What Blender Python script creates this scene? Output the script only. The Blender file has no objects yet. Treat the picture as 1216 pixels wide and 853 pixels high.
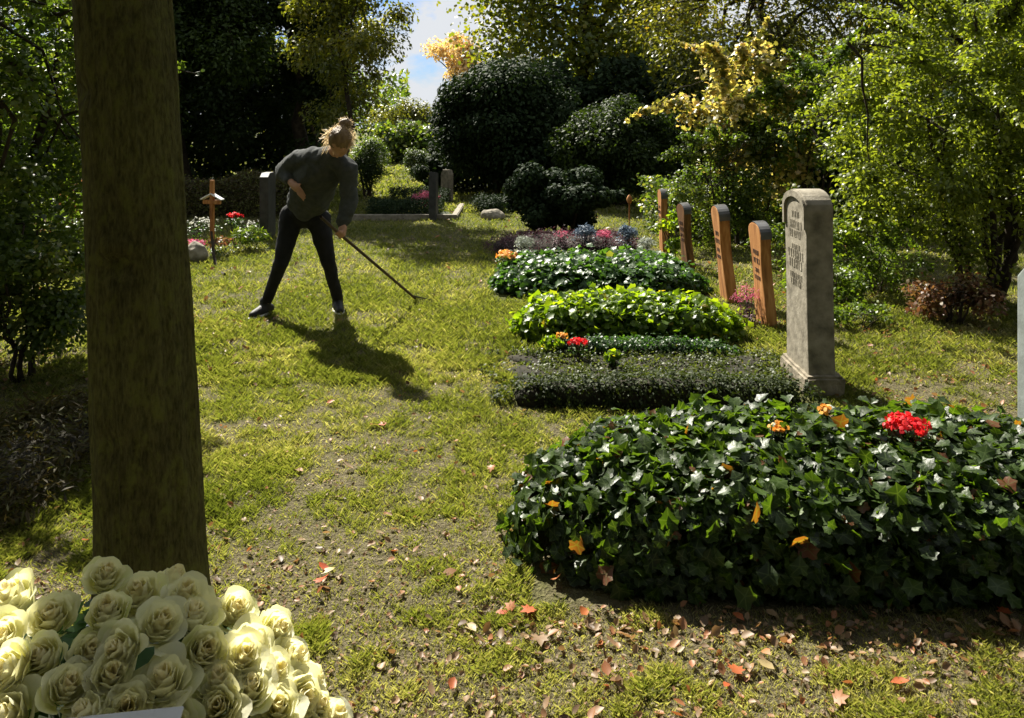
import bpy, bmesh, math, random
import numpy as np
from mathutils import Vector, Matrix

# ------------------------------------------------------------------ camera, sky, sun, exposure
sc = bpy.context.scene
FPX, CX, HY, CAMH = 900.0, 608.0, 150.0, 1.5          # focal length and centre in photo pixels, eye height
cam = bpy.data.cameras.new('camera')
co = bpy.data.objects.new('camera', cam); sc.collection.objects.link(co)
cam.sensor_width = 36.0
cam.lens = 36.0 * FPX / 1216.0
cam.shift_y = -(426.5 - HY) / 1216.0
cam.clip_start, cam.clip_end = 0.05, 1500
co.location = (0, 0, CAMH)
co.rotation_euler = (math.radians(90), 0, 0)
sc.camera = co

SUN_EL, SUN_AZ = math.radians(45), math.atan2(-0.47, 0.88)   # azimuth from +Y towards +X
S = Vector((math.sin(SUN_AZ) * math.cos(SUN_EL), math.cos(SUN_AZ) * math.cos(SUN_EL), math.sin(SUN_EL)))
sl = bpy.data.lights.new('sun', 'SUN'); sl.energy = 5.0; sl.angle = math.radians(0.5); sl.color = (1.0, .94, .82)
so = bpy.data.objects.new('sun', sl); sc.collection.objects.link(so)
so.rotation_euler = S.to_track_quat('Z', 'Y').to_euler()

w = bpy.data.worlds.new('World'); sc.world = w; w.use_nodes = True
nt = w.node_tree; nt.nodes.clear()
sky = nt.nodes.new('ShaderNodeTexSky'); sky.sky_type = 'NISHITA'; sky.sun_disc = False
sky.sun_elevation = SUN_EL; sky.sun_rotation = SUN_AZ
bg = nt.nodes.new('ShaderNodeBackground'); bg.inputs[1].default_value = 0.05
tc = nt.nodes.new('ShaderNodeTexCoord')
mp = nt.nodes.new('ShaderNodeMapping'); mp.inputs['Scale'].default_value = (1, 1, 2.2)
nz = nt.nodes.new('ShaderNodeTexNoise'); nz.inputs['Scale'].default_value = 7.0; nz.inputs['Detail'].default_value = 7
nz.inputs['Roughness'].default_value = .6
cr = nt.nodes.new('ShaderNodeValToRGB'); cr.color_ramp.elements[0].position = .34; cr.color_ramp.elements[1].position = .50
mx = nt.nodes.new('ShaderNodeMix'); mx.data_type = 'RGBA'
mx.inputs['B'].default_value = (5.6, 5.8, 6.1, 1)
tint = nt.nodes.new('ShaderNodeMix'); tint.data_type = 'RGBA'; tint.blend_type = 'MULTIPLY'; tint.inputs[0].default_value = 1
tint.inputs['B'].default_value = (.36, .56, .9, 1)
out = nt.nodes.new('ShaderNodeOutputWorld')
L = nt.links.new
L(tc.outputs['Generated'], mp.inputs[0]); L(mp.outputs[0], nz.inputs[0]); L(nz.outputs[0], cr.inputs[0])
L(sky.outputs[0], tint.inputs['A']); L(tint.outputs['Result'], mx.inputs['A'])
L(cr.outputs[0], mx.inputs[0]); L(mx.outputs['Result'], bg.inputs[0]); L(bg.outputs[0], out.inputs[0])

sc.view_settings.view_transform = 'Standard'; sc.view_settings.look = 'None'
sc.view_settings.exposure = 1.48; sc.view_settings.gamma = 1.0
sc.render.engine = 'CYCLES'
sc.cycles.max_bounces = 6; sc.cycles.transparent_max_bounces = 4
sc.cycles.sample_clamp_indirect = 4

random.seed(5)
RNG = np.random.default_rng(11)

# ------------------------------------------------------------------ helpers
def PX(px, d):
    return (px - CX) / FPX * d
def PZ(py, d):
    return CAMH - (py - HY) / FPX * d
def P(px, py, d):
    return Vector((PX(px, d), d, PZ(py, d)))

def setp(o, label=None, cat=None, group=None, kind=None):
    if label: o['label'] = label
    if cat: o['category'] = cat
    if group: o['group'] = group
    if kind: o['kind'] = kind
    return o
def empty(name, loc, label, cat, group=None):
    o = bpy.data.objects.new(name, None); sc.collection.objects.link(o)
    o.location = loc; o.empty_display_size = .1
    return setp(o, label, cat, group)
def link(name, me, mat=None, parent=None, loc=None):
    o = bpy.data.objects.new(name, me); sc.collection.objects.link(o)
    if mat is not None and not me.materials: me.materials.append(mat)
    if parent is not None:
        o.parent = parent
        if loc is None: loc = -Vector(parent_world(parent))      # mesh data is in world space
    if loc is not None: o.location = loc
    return o
def parent_world(p):
    v = Vector((0, 0, 0))
    while p is not None:
        v = v + Vector(p.location); p = p.parent
    return v

def mesh_np(name, V, F, rnd=None, clump=None, smooth=False):
    me = bpy.data.meshes.new(name)
    V = np.asarray(V, np.float32); F = np.asarray(F, np.int32)
    n = F.shape[1]
    me.vertices.add(len(V)); me.vertices.foreach_set('co', V.ravel())
    me.loops.add(F.size); me.loops.foreach_set('vertex_index', F.ravel())
    me.polygons.add(len(F))
    me.polygons.foreach_set('loop_start', np.arange(0, F.size, n, dtype=np.int32))
    me.polygons.foreach_set('loop_total', np.full(len(F), n, np.int32))
    if smooth: me.polygons.foreach_set('use_smooth', np.ones(len(F), bool))
    me.update(calc_edges=True)
    for nm, a in (('rnd', rnd), ('clump', clump)):
        if a is not None:
            at = me.attributes.new(nm, 'FLOAT', 'POINT'); at.data.foreach_set('value', np.asarray(a, np.float32))
    return me

def hash3(ix, iy, iz, seed):
    h = (ix.astype(np.int64) * 374761393 + iy.astype(np.int64) * 668265263 + iz.astype(np.int64) * 2147483647 + seed * 1274126177) & 0xffffffff
    h = ((h ^ (h >> 13)) * 1274126177) & 0xffffffff
    return ((h ^ (h >> 16)) & 0xffff) / 65535.0
def vnoise(x, y, z=None, seed=0):
    x = np.asarray(x, float); y = np.asarray(y, float)
    z = np.zeros_like(x) if z is None else np.asarray(z, float)
    ix, iy, iz = np.floor(x), np.floor(y), np.floor(z)
    fx, fy, fz = x - ix, y - iy, z - iz
    fx, fy, fz = [f * f * (3 - 2 * f) for f in (fx, fy, fz)]
    r = 0
    for a in (0, 1):
        for b in (0, 1):
            for c in (0, 1):
                r = r + hash3(ix + a, iy + b, iz + c, seed) * (fx if a else 1 - fx) * (fy if b else 1 - fy) * (fz if c else 1 - fz)
    return r
def fbm(x, y, z=None, seed=0, oct=4):
    s, a, t = 0, 1.0, 0
    x = np.asarray(x, float); y = np.asarray(y, float)
    for i in range(oct):
        s = s + a * vnoise(x * 2 ** i, y * 2 ** i, None if z is None else np.asarray(z) * 2 ** i, seed + i); t += a; a *= .5
    return s / t

# ------------------------------------------------------------------ materials
def node_mat(name):
    m = bpy.data.materials.new(name); m.use_nodes = True
    t = m.node_tree; b = t.nodes['Principled BSDF']; o = t.nodes['Material Output']
    return m, t, b, o
def ramp(t, cols, pos=None):
    r = t.nodes.new('ShaderNodeValToRGB'); e = r.color_ramp.elements
    while len(e) < len(cols): e.new(.5)
    for i, c in enumerate(cols):
        e[i].position = pos[i] if pos else i / (len(cols) - 1); e[i].color = (*c, 1)
    return r
def leaf_mat(name, cols, trans=.45, tcol=(1.5, 1.6, .7), rough=.4, spec=.5, pos=None, vein=0):
    m, t, b, o = node_mat(name)
    a = t.nodes.new('ShaderNodeAttribute'); a.attribute_name = 'rnd'
    r = ramp(t, cols, pos); t.links.new(a.outputs['Fac'], r.inputs[0])
    col = r.outputs[0]
    if vein:
        av = t.nodes.new('ShaderNodeAttribute'); av.attribute_name = 'clump'
        pw = t.nodes.new('ShaderNodeMath'); pw.operation = 'POWER'; pw.inputs[1].default_value = 9; t.links.new(av.outputs['Fac'], pw.inputs[0])
        ml = t.nodes.new('ShaderNodeMath'); ml.operation = 'MULTIPLY'; ml.inputs[1].default_value = vein; t.links.new(pw.outputs[0], ml.inputs[0])
        mv = t.nodes.new('ShaderNodeMix'); mv.data_type = 'RGBA'; mv.inputs['B'].default_value = (.12, .17, .06, 1)
        t.links.new(ml.outputs[0], mv.inputs[0]); t.links.new(col, mv.inputs['A']); col = mv.outputs['Result']
        tc = t.nodes.new('ShaderNodeTexCoord'); nn = t.nodes.new('ShaderNodeTexNoise'); nn.inputs['Scale'].default_value = 70; t.links.new(tc.outputs['Object'], nn.inputs[0])
        bp = t.nodes.new('ShaderNodeBump'); bp.inputs['Strength'].default_value = .5; bp.inputs['Distance'].default_value = .004
        t.links.new(nn.outputs[0], bp.inputs['Height']); t.links.new(bp.outputs[0], b.inputs['Normal'])
    t.links.new(col, b.inputs['Base Color'])
    b.inputs['Roughness'].default_value = rough; b.inputs['Specular IOR Level'].default_value = spec
    tr = t.nodes.new('ShaderNodeBsdfTranslucent')
    mu = t.nodes.new('ShaderNodeMix'); mu.data_type = 'RGBA'; mu.blend_type = 'MULTIPLY'; mu.inputs[0].default_value = 1
    mu.inputs['B'].default_value = (*tcol, 1); t.links.new(col, mu.inputs['A'])
    t.links.new(mu.outputs['Result'], tr.inputs[0])
    ms = t.nodes.new('ShaderNodeMixShader'); ms.inputs[0].default_value = trans
    t.links.new(b.outputs[0], ms.inputs[1]); t.links.new(tr.outputs[0], ms.inputs[2]); t.links.new(ms.outputs[0], o.inputs[0])
    return m
def noise_mat(name, cols, scale=8, detail=6, rough=.8, bump=.3, bscale=None, stretch=(1, 1, 1), pos=None, spec=.3, bdist=.02):
    m, t, b, o = node_mat(name)
    tc = t.nodes.new('ShaderNodeTexCoord'); mp = t.nodes.new('ShaderNodeMapping'); mp.inputs['Scale'].default_value = stretch
    t.links.new(tc.outputs['Object'], mp.inputs[0])
    n = t.nodes.new('ShaderNodeTexNoise'); n.inputs['Scale'].default_value = scale; n.inputs['Detail'].default_value = detail
    t.links.new(mp.outputs[0], n.inputs[0])
    r = ramp(t, cols, pos or [.3 + .4 * i / (len(cols) - 1) for i in range(len(cols))])
    t.links.new(n.outputs[0], r.inputs[0]); t.links.new(r.outputs[0], b.inputs['Base Color'])
    n2 = t.nodes.new('ShaderNodeTexNoise'); n2.inputs['Scale'].default_value = bscale or scale * 3; n2.inputs['Detail'].default_value = 5
    t.links.new(mp.outputs[0], n2.inputs[0])
    bm = t.nodes.new('ShaderNodeBump'); bm.inputs['Strength'].default_value = bump; bm.inputs['Distance'].default_value = bdist
    t.links.new(n2.outputs[0], bm.inputs['Height']); t.links.new(bm.outputs[0], b.inputs['Normal'])
    b.inputs['Roughness'].default_value = rough; b.inputs['Specular IOR Level'].default_value = spec
    return m

M = {}
M['bark'] = noise_mat('mossy bark', [(.03, .022, .010), (.075, .060, .022), (.11, .11, .03)], 14, 9, .95, 1.0, 60, (1, 1, .16), bdist=.03, spec=.1)
M['twig'] = noise_mat('dark bark', [(.02, .015, .01), (.06, .045, .03)], 12, 4, .9, .6, 30)
M['core'] = noise_mat('dark stems and soil', [(.012, .012, .006), (.03, .025, .015)], 12, 4, .95, .6, 30)
M['stone'] = noise_mat('weathered grey stone', [(.13, .115, .085), (.23, .205, .155), (.31, .28, .22)], 14, 8, .85, .5, 60, bdist=.006)
M['stone_base'] = noise_mat('rough stone with moss', [(.10, .09, .06), (.22, .19, .14), (.30, .26, .20)], 12, 8, .9, .8, 40, bdist=.01)
M['green_stone'] = noise_mat('grey green slate', [(.16, .18, .17), (.24, .27, .26)], 12, 6, .6, .3, 60, bdist=.004)
M['dark_stone'] = noise_mat('dark stone', [(.025, .025, .025), (.06, .06, .058)], 10, 6, .6, .3, 40, bdist=.004)
M['wood'] = noise_mat('orange oiled wood', [(.14, .055, .02), (.38, .17, .055), (.52, .28, .11)], 7, 8, .75, .5, 24, (4, 4, .4), bdist=.005, spec=.2)
M['old_wood_shaded'] = noise_mat('weathered wood darkened for shade', [(.05, .028, .015), (.16, .075, .03), (.28, .14, .05)], 7, 8, .8, .6, 24, (4, 4, .4), bdist=.005, spec=.2)  # older wood, toned darker so the board sides look shaded
M['cap'] = noise_mat('dull metal cap', [(.05, .05, .05), (.12, .12, .12)], 8, 4, .35, .1, 30)
M['engrave'] = noise_mat('burnt lettering', [(.05, .02, .01), (.09, .04, .02)], 8, 3, .9, .1, 30)
M['sweater'] = noise_mat('grey knit', [(.045, .05, .05), (.075, .08, .078)], 25, 5, .95, .5, 220, bdist=.004)
M['jeans'] = noise_mat('black denim', [(.008, .008, .009), (.018, .018, .02)], 20, 5, .85, .3, 300, bdist=.002)
M['shoe'] = noise_mat('black shoe', [(.015, .015, .015), (.03, .03, .03)], 20, 3, .6, .2, 60)
M['sole'] = noise_mat('pale sole', [(.5, .5, .48), (.65, .65, .62)], 20, 3, .7, .2, 60)
M['skin'] = noise_mat('skin', [(.42, .22, .14), (.52, .29, .19)], 14, 3, .55, .1, 100)
M['tool'] = noise_mat('dark wood handle', [(.05, .035, .02), (.12, .08, .05)], 14, 4, .6, .2, 60)
M['white'] = noise_mat('white card', [(.62, .62, .60), (.75, .75, .73)], 8, 3, .7, .1, 60)
M['ink'] = noise_mat('black ink', [(.02, .02, .02), (.03, .03, .03)], 8, 2, .6, .0, 60)

GR = [(.05, .065, .018), (.11, .125, .032), (.18, .19, .06), (.27, .24, .12), (.38, .34, .22)]
M['grass'] = leaf_mat('grass blades', GR, .5, (1.4, 1.5, .5), .45, .35, [0, .3, .6, .85, 1])
M['litter'] = leaf_mat('dry litter', [(.10, .06, .03), (.16, .11, .06), (.24, .17, .10), (.22, .10, .04), (.34, .28, .20)], .25, (1.2, 1, .7), .6, .3)
M['strewn'] = leaf_mat('dry strewn leaves', [(.10, .06, .03), (.22, .14, .07), (.27, .18, .10), (.32, .12, .045), (.32, .25, .14)], .3, (1.3, 1.1, .7), .5, .4)
M['autumn'] = leaf_mat('fallen leaves', [(.42, .08, .025), (.40, .16, .05), (.24, .14, .07), (.34, .26, .17), (.42, .33, .12)], .3, (1.2, 1, .6), .5, .4)
M['ivy'] = leaf_mat('ivy leaves', [(.010, .019, .006), (.020, .037, .008), (.042, .078, .010), (.08, .13, .014), (.13, .05, .02)], .36, (3.2, 3.3, .6), .42, .32, [0, .4, .8, .955, .99], vein=.6)
M['lime'] = leaf_mat('lime leaves', [(.045, .09, .010), (.095, .16, .014), (.18, .245, .025), (.28, .22, .05)], .55, (2.4, 2.3, .4), .4, .5, [0, .5, .93, 1], vein=.4)
M['low'] = leaf_mat('ground cover leaves', [(.02, .035, .012), (.06, .08, .02), (.12, .14, .04), (.20, .17, .08)], .4, (1.8, 1.8, .7), .5, .35, [0, .5, .9, 1])
M['mixed'] = leaf_mat('strawberry leaves', [(.02, .05, .015), (.035, .085, .02), (.07, .14, .025), (.14, .14, .04)], .42, (1.9, 2, .6), .42, .45, [0, .5, .94, 1], vein=.4)
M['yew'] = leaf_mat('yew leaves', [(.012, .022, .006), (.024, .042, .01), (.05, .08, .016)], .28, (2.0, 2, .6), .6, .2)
M['yewlit'] = leaf_mat('shrub leaves', [(.025, .045, .01), (.055, .09, .018), (.10, .145, .03), (.16, .16, .05)], .48, (2.1, 2.1, .6), .42, .45)  # brighter version of the yew green, sunlit look put into the colour
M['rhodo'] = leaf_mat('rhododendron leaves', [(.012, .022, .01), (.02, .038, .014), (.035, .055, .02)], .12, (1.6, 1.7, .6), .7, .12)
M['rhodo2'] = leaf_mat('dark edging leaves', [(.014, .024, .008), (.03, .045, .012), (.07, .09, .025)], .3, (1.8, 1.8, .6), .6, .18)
M['box'] = leaf_mat('clipped bush leaves', [(.03, .05, .015), (.07, .10, .03), (.14, .17, .06)], .35, (1.5, 1.6, .7), .45, .5)
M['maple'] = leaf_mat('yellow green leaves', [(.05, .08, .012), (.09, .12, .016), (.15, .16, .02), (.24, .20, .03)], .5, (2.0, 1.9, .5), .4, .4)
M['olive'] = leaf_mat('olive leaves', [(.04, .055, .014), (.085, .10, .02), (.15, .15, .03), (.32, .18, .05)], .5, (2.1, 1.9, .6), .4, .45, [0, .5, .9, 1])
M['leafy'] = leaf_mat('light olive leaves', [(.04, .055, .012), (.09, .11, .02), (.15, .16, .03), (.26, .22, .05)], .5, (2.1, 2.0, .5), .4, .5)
M['orange'] = leaf_mat('orange leaves', [(.55, .40, .2), (.60, .48, .27), (.62, .55, .38)], .5, (1.5, 1.3, .7), .5, .3)
M['yellow'] = leaf_mat('yellowing leaves', [(.06, .09, .02), (.12, .13, .03), (.36, .34, .13), (.54, .48, .24), (.52, .33, .18)], .5, (1.6, 1.5, .6), .35, .5)
M['bright'] = leaf_mat('bright green leaves', [(.045, .08, .012), (.085, .135, .018), (.14, .19, .028), (.24, .22, .05)], .45, (1.8, 1.8, .5), .38, .45, [0, .5, .93, 1])
M['airy'] = leaf_mat('small olive green leaves', [(.06, .085, .016), (.12, .16, .028), (.20, .23, .045), (.30, .27, .08)], .52, (2.2, 2.1, .6), .38, .45, [0, .5, .92, 1])
M['red_leaf'] = leaf_mat('russet leaves', [(.10, .05, .03), (.18, .09, .05), (.10, .11, .03)], .4, (1.5, 1.2, .7), .45, .4)
M['red_petal'] = leaf_mat('red petals', [(.55, .01, .02), (.75, .03, .04), (.80, .06, .05)], .35, (1.2, .8, .8), .5, .3)
M['pink_petal'] = leaf_mat('pink petals', [(.45, .06, .16), (.60, .14, .26), (.65, .3, .38)], .35, (1.2, .9, .9), .6, .3)
M['orange_petal'] = leaf_mat('orange petals', [(.70, .28, .04), (.78, .42, .08), (.75, .5, .2)], .35, (1.2, 1, .7), .6, .3)
M['white_petal'] = leaf_mat('white petals', [(.55, .55, .5), (.7, .7, .66)], .3, (1.1, 1.1, 1), .6, .3)
M['blue_leaf'] = leaf_mat('blue grey leaves', [(.08, .12, .17), (.14, .19, .25)], .3, (1.2, 1.2, 1.2), .5, .4)
M['silver'] = leaf_mat('silver leaves', [(.25, .28, .25), (.42, .45, .40)], .3, (1.2, 1.2, 1), .5, .4)
M['heather'] = leaf_mat('dark heather', [(.04, .03, .03), (.09, .05, .06), (.16, .07, .10)], .3, (1.3, 1, 1), .6, .3)
M['tuft'] = leaf_mat('tuft blades', [(.03, .028, .012), (.07, .055, .025), (.10, .12, .03)], .35, (1.5, 1.4, .7), .65, .2)
M['hair'] = leaf_mat('blond hair', [(.48, .40, .26), (.62, .54, .38), (.75, .68, .52)], .5, (1.3, 1.15, .9), .4, .5)  # pale strand colour stands in for the backlit rim of the hair
M['hair_shaded'] = noise_mat('hair mass darkened for shade', [(.13, .075, .035), (.26, .17, .085)], 30, 5, .5, .8, 90, (1, 1, .3))  # same hair, darkened to stand for its shaded inside

def rose_mat():
    m, t, b, o = node_mat('cream rose petals')
    a = t.nodes.new('ShaderNodeAttribute'); a.attribute_name = 'rnd'
    r = ramp(t, [(.90, .82, .62), (.90, .87, .64), (.90, .89, .68), (.76, .80, .38)], [0, .25, .7, 1])
    t.links.new(a.outputs['Fac'], r.inputs[0]); t.links.new(r.outputs[0], b.inputs['Base Color'])
    b.inputs['Roughness'].default_value = .55; b.inputs['Specular IOR Level'].default_value = .3
    tcn = t.nodes.new('ShaderNodeTexCoord')
    n = t.nodes.new('ShaderNodeTexNoise'); n.inputs['Scale'].default_value = 60
    t.links.new(tcn.outputs['Object'], n.inputs[0])
    bm = t.nodes.new('ShaderNodeBump'); bm.inputs['Strength'].default_value = .35; bm.inputs['Distance'].default_value = .004
    t.links.new(n.outputs[0], bm.inputs['Height']); t.links.new(bm.outputs[0], b.inputs['Normal'])
    tr = t.nodes.new('ShaderNodeBsdfTranslucent')
    mu = t.nodes.new('ShaderNodeMix'); mu.data_type = 'RGBA'; mu.blend_type = 'MULTIPLY'; mu.inputs[0].default_value = 1
    mu.inputs['B'].default_value = (1.0, .97, .66, 1); t.links.new(r.outputs[0], mu.inputs['A'])
    t.links.new(mu.outputs['Result'], tr.inputs[0])
    ms = t.nodes.new('ShaderNodeMixShader'); ms.inputs[0].default_value = .5
    t.links.new(b.outputs[0], ms.inputs[1]); t.links.new(tr.outputs[0], ms.inputs[2]); t.links.new(ms.outputs[0], o.inputs[0])
    return m
M['rose'] = rose_mat()

def bark_mat():
    m, t, b, o = node_mat('mossy bark')
    tcn = t.nodes.new('ShaderNodeTexCoord')
    def nz(scale, stretch, det=8, ro=.65):
        mp = t.nodes.new('ShaderNodeMapping'); mp.inputs['Scale'].default_value = (1, 1, stretch); t.links.new(tcn.outputs['Object'], mp.inputs[0])
        n = t.nodes.new('ShaderNodeTexNoise'); n.inputs['Scale'].default_value = scale; n.inputs['Detail'].default_value = det; n.inputs['Roughness'].default_value = ro
        t.links.new(mp.outputs[0], n.inputs[0]); return n
    big, fine, moss = nz(4, .6), nz(110, .25), nz(26, .6)
    r1 = ramp(t, [(.095, .085, .03), (.13, .122, .04), (.17, .165, .05)], [.35, .5, .68]); t.links.new(big.outputs[0], r1.inputs[0])
    r2 = ramp(t, [(.34, .34, .34), (1.1, 1.1, 1.1)], [.36, .62]); t.links.new(fine.outputs[0], r2.inputs[0])
    r3 = ramp(t, [(0, 0, 0), (1, 1, 1)], [.5, .66]); t.links.new(moss.outputs[0], r3.inputs[0])
    mu = t.nodes.new('ShaderNodeMix'); mu.data_type = 'RGBA'; mu.blend_type = 'MULTIPLY'; mu.inputs[0].default_value = .85
    t.links.new(r1.outputs[0], mu.inputs['A']); t.links.new(r2.outputs[0], mu.inputs['B'])
    mi = t.nodes.new('ShaderNodeMix'); mi.data_type = 'RGBA'; mi.inputs['B'].default_value = (.15, .155, .035, 1)
    t.links.new(r3.outputs[0], mi.inputs[0]); t.links.new(mu.outputs['Result'], mi.inputs['A']); t.links.new(mi.outputs['Result'], b.inputs['Base Color'])
    bm = t.nodes.new('ShaderNodeBump'); bm.inputs['Strength'].default_value = 1; bm.inputs['Distance'].default_value = .02
    ad = t.nodes.new('ShaderNodeMath'); ad.operation = 'ADD'; t.links.new(fine.outputs[0], ad.inputs[0]); t.links.new(moss.outputs[0], ad.inputs[1])
    t.links.new(ad.outputs[0], bm.inputs['Height']); t.links.new(bm.outputs[0], b.inputs['Normal'])
    b.inputs['Roughness'].default_value = .95; b.inputs['Specular IOR Level'].default_value = .1
    return m
M['bark'] = bark_mat()

def ground_mat():
    m, t, b, o = node_mat('soil and turf')
    a = t.nodes.new('ShaderNodeAttribute'); a.attribute_name = 'rnd'
    tcn = t.nodes.new('ShaderNodeTexCoord')
    n1 = t.nodes.new('ShaderNodeTexNoise'); n1.inputs['Scale'].default_value = 22; n1.inputs['Detail'].default_value = 8; n1.inputs['Roughness'].default_value = .7
    n2 = t.nodes.new('ShaderNodeTexNoise'); n2.inputs['Scale'].default_value = 90; n2.inputs['Detail'].default_value = 4
    for n in (n1, n2): t.links.new(tcn.outputs['Object'], n.inputs[0])
    soil = ramp(t, [(.055, .045, .026), (.14, .115, .07), (.25, .215, .14)], [.3, .52, .75])
    turf = ramp(t, [(.04, .045, .014), (.09, .10, .024), (.15, .16, .04)], [.3, .5, .75])
    t.links.new(n1.outputs[0], soil.inputs[0]); t.links.new(n2.outputs[0], turf.inputs[0])
    mi = t.nodes.new('ShaderNodeMix'); mi.data_type = 'RGBA'
    t.links.new(a.outputs['Fac'], mi.inputs[0]); t.links.new(soil.outputs[0], mi.inputs['A']); t.links.new(turf.outputs[0], mi.inputs['B'])
    t.links.new(mi.outputs['Result'], b.inputs['Base Color'])
    bm = t.nodes.new('ShaderNodeBump'); bm.inputs['Strength'].default_value = .9; bm.inputs['Distance'].default_value = .03
    ad = t.nodes.new('ShaderNodeMath'); ad.operation = 'ADD'
    t.links.new(n1.outputs[0], ad.inputs[0]); t.links.new(n2.outputs[0], ad.inputs[1])
    t.links.new(ad.outputs[0], bm.inputs['Height']); t.links.new(bm.outputs[0], b.inputs['Normal'])
    b.inputs['Roughness'].default_value = .95; b.inputs['Specular IOR Level'].default_value = .15
    return m
M['ground'] = ground_mat()

# ------------------------------------------------------------------ ground sheet
def turfness(x, y):
    """0 bare soil .. 1 thick grass"""
    n = fbm(x * 1.3 + 3, y * 1.3, seed=3, oct=4)
    n2 = fbm(x * 5, y * 5, seed=9, oct=3)
    far = np.clip((y - 2.6) / 2.6, 0, 1)
    n3 = fbm(x * 14, y * 14, seed=19, oct=2)
    base = .47 + .42 * far + (n - .5) * 1.1 + (n2 - .5) * 1.2 + (n3 - .5) * 1.3
    # worn strip down the middle of the path
    pathx = -.55 + .12 * y
    worn = np.exp(-((x - pathx) / .8) ** 2) * np.clip((5.0 - y) / 2.2, 0, 1)
    base = base - worn * .22
    # bare earth at the foot of the front grave bed
    base = base - .30 * np.clip((x - 1.75) / .5, 0, 1) * np.clip((9 - y) / 2, 0, 1) - .28 * np.clip((-1.5 - .12 * y - x) / .5, 0, 1) * np.clip((7 - y) / 2, 0, 1)
    edge = np.exp(-((y - 2.3) / .35) ** 2) * (x > -.1)
    return np.clip(base - edge * .3, 0.16, 1)
def ground_z(x, y):
    return (fbm(x * .9, y * .9, seed=21, oct=3) - .5) * .035 + (fbm(x * 7, y * 7, seed=31, oct=3) - .5) * .022

def axis(lo, hi, step, far):
    a = list(np.arange(lo, hi + 1e-6, step)); s = step
    while a[-1] < far: s *= 1.18; a.append(a[-1] + s)
    s = step
    while a[0] > -far: s *= 1.18; a.insert(0, a[0] - s)
    return np.array(a)
ax, ay = axis(-4.5, 4.5, .04, 400), axis(.6, 9, .04, 400)
gx, gy = np.meshgrid(ax, ay)
gz = ground_z(gx, gy)
nx, ny = len(ax), len(ay)
idx = np.arange(nx * ny).reshape(ny, nx)
F = np.stack([idx[:-1, :-1], idx[:-1, 1:], idx[1:, 1:], idx[1:, :-1]], -1).reshape(-1, 4)
gme = mesh_np('ground', np.stack([gx, gy, gz], -1).reshape(-1, 3), F, rnd=turfness(gx, gy).ravel(), smooth=True)
setp(link('ground', gme, M['ground']), 'worn lawn with patches of bare soil between the graves', 'ground', kind='structure')

# ------------------------------------------------------------------ leaf clouds
def T_fan(outline, fold=.25, tipdrop=0.0):
    o = np.array(outline, float)
    c = np.array([[0, .38, 0]])
    v = np.concatenate([c, np.c_[o, np.abs(o[:, 0]) * fold - tipdrop * o[:, 1] ** 2]])
    n = len(o)
    f = np.array([[0, 1 + i, 1 + (i + 1) % n] for i in range(n)])
    return v, f
TEMPL = {
    'diamond': (np.array([[0, 0, 0], [.28, .5, .06], [0, 1, -.05], [-.28, .5, .06]], float), np.array([[0, 1, 2], [0, 2, 3]])),
    'oval': (np.array([[0, 0, 0], [.22, .25, .06], [.26, .6, .06], [0, 1, -.08], [-.26, .6, .06], [-.22, .25, .06]], float),
             np.array([[0, 1, 5], [1, 2, 5], [2, 4, 5], [2, 3, 4]])),
    'round': (np.array([[0, 0, 0], [.36, .2, .08], [.4, .62, .06], [0, .9, -.03], [-.4, .62, .06], [-.36, .2, .08]], float),
              np.array([[0, 1, 5], [1, 2, 5], [2, 4, 5], [2, 3, 4]])),
    'narrow': (np.array([[0, 0, 0], [.13, .4, .03], [0, 1, -.1], [-.13, .4, .03]], float), np.array([[0, 1, 2], [0, 2, 3]])),
    'ivy': T_fan([(0, .02), (.22, -.08), (.42, .02), (.42, .2), (.58, .42), (.40, .52), (.22, .74), (.0, .96), (-.20, .72), (-.40, .50), (-.56, .44), (-.40, .2), (-.44, .0), (-.24, -.08)], .28, .22),
    'maple': T_fan([(0, 0), (.35, -.02), (.3, .15), (.62, .3), (.4, .42), (.5, .7), (.22, .62), (0, 1.0), (-.22, .62), (-.5, .7), (-.4, .42), (-.62, .3), (-.3, .15), (-.35, -.02)], .2, .2),
    'curl': (np.array([[0, 0, 0], [.3, .25, .18], [.33, .6, .2], [0, 1, .12], [-.28, .6, .15], [-.3, .25, .05], [0, .5, -.02]], float),
             np.array([[0, 1, 6], [1, 2, 6], [2, 3, 6], [3, 4, 6], [4, 5, 6], [5, 0, 6]])),
}
def norm(a):
    return a / (np.linalg.norm(a, axis=-1, keepdims=True) + 1e-9)
VEIN = {'ivy': [1, 0, 0, 1, 0, 1, 0, 0, 1, 0, 0, 1, 0, 1, 0]}
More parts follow.
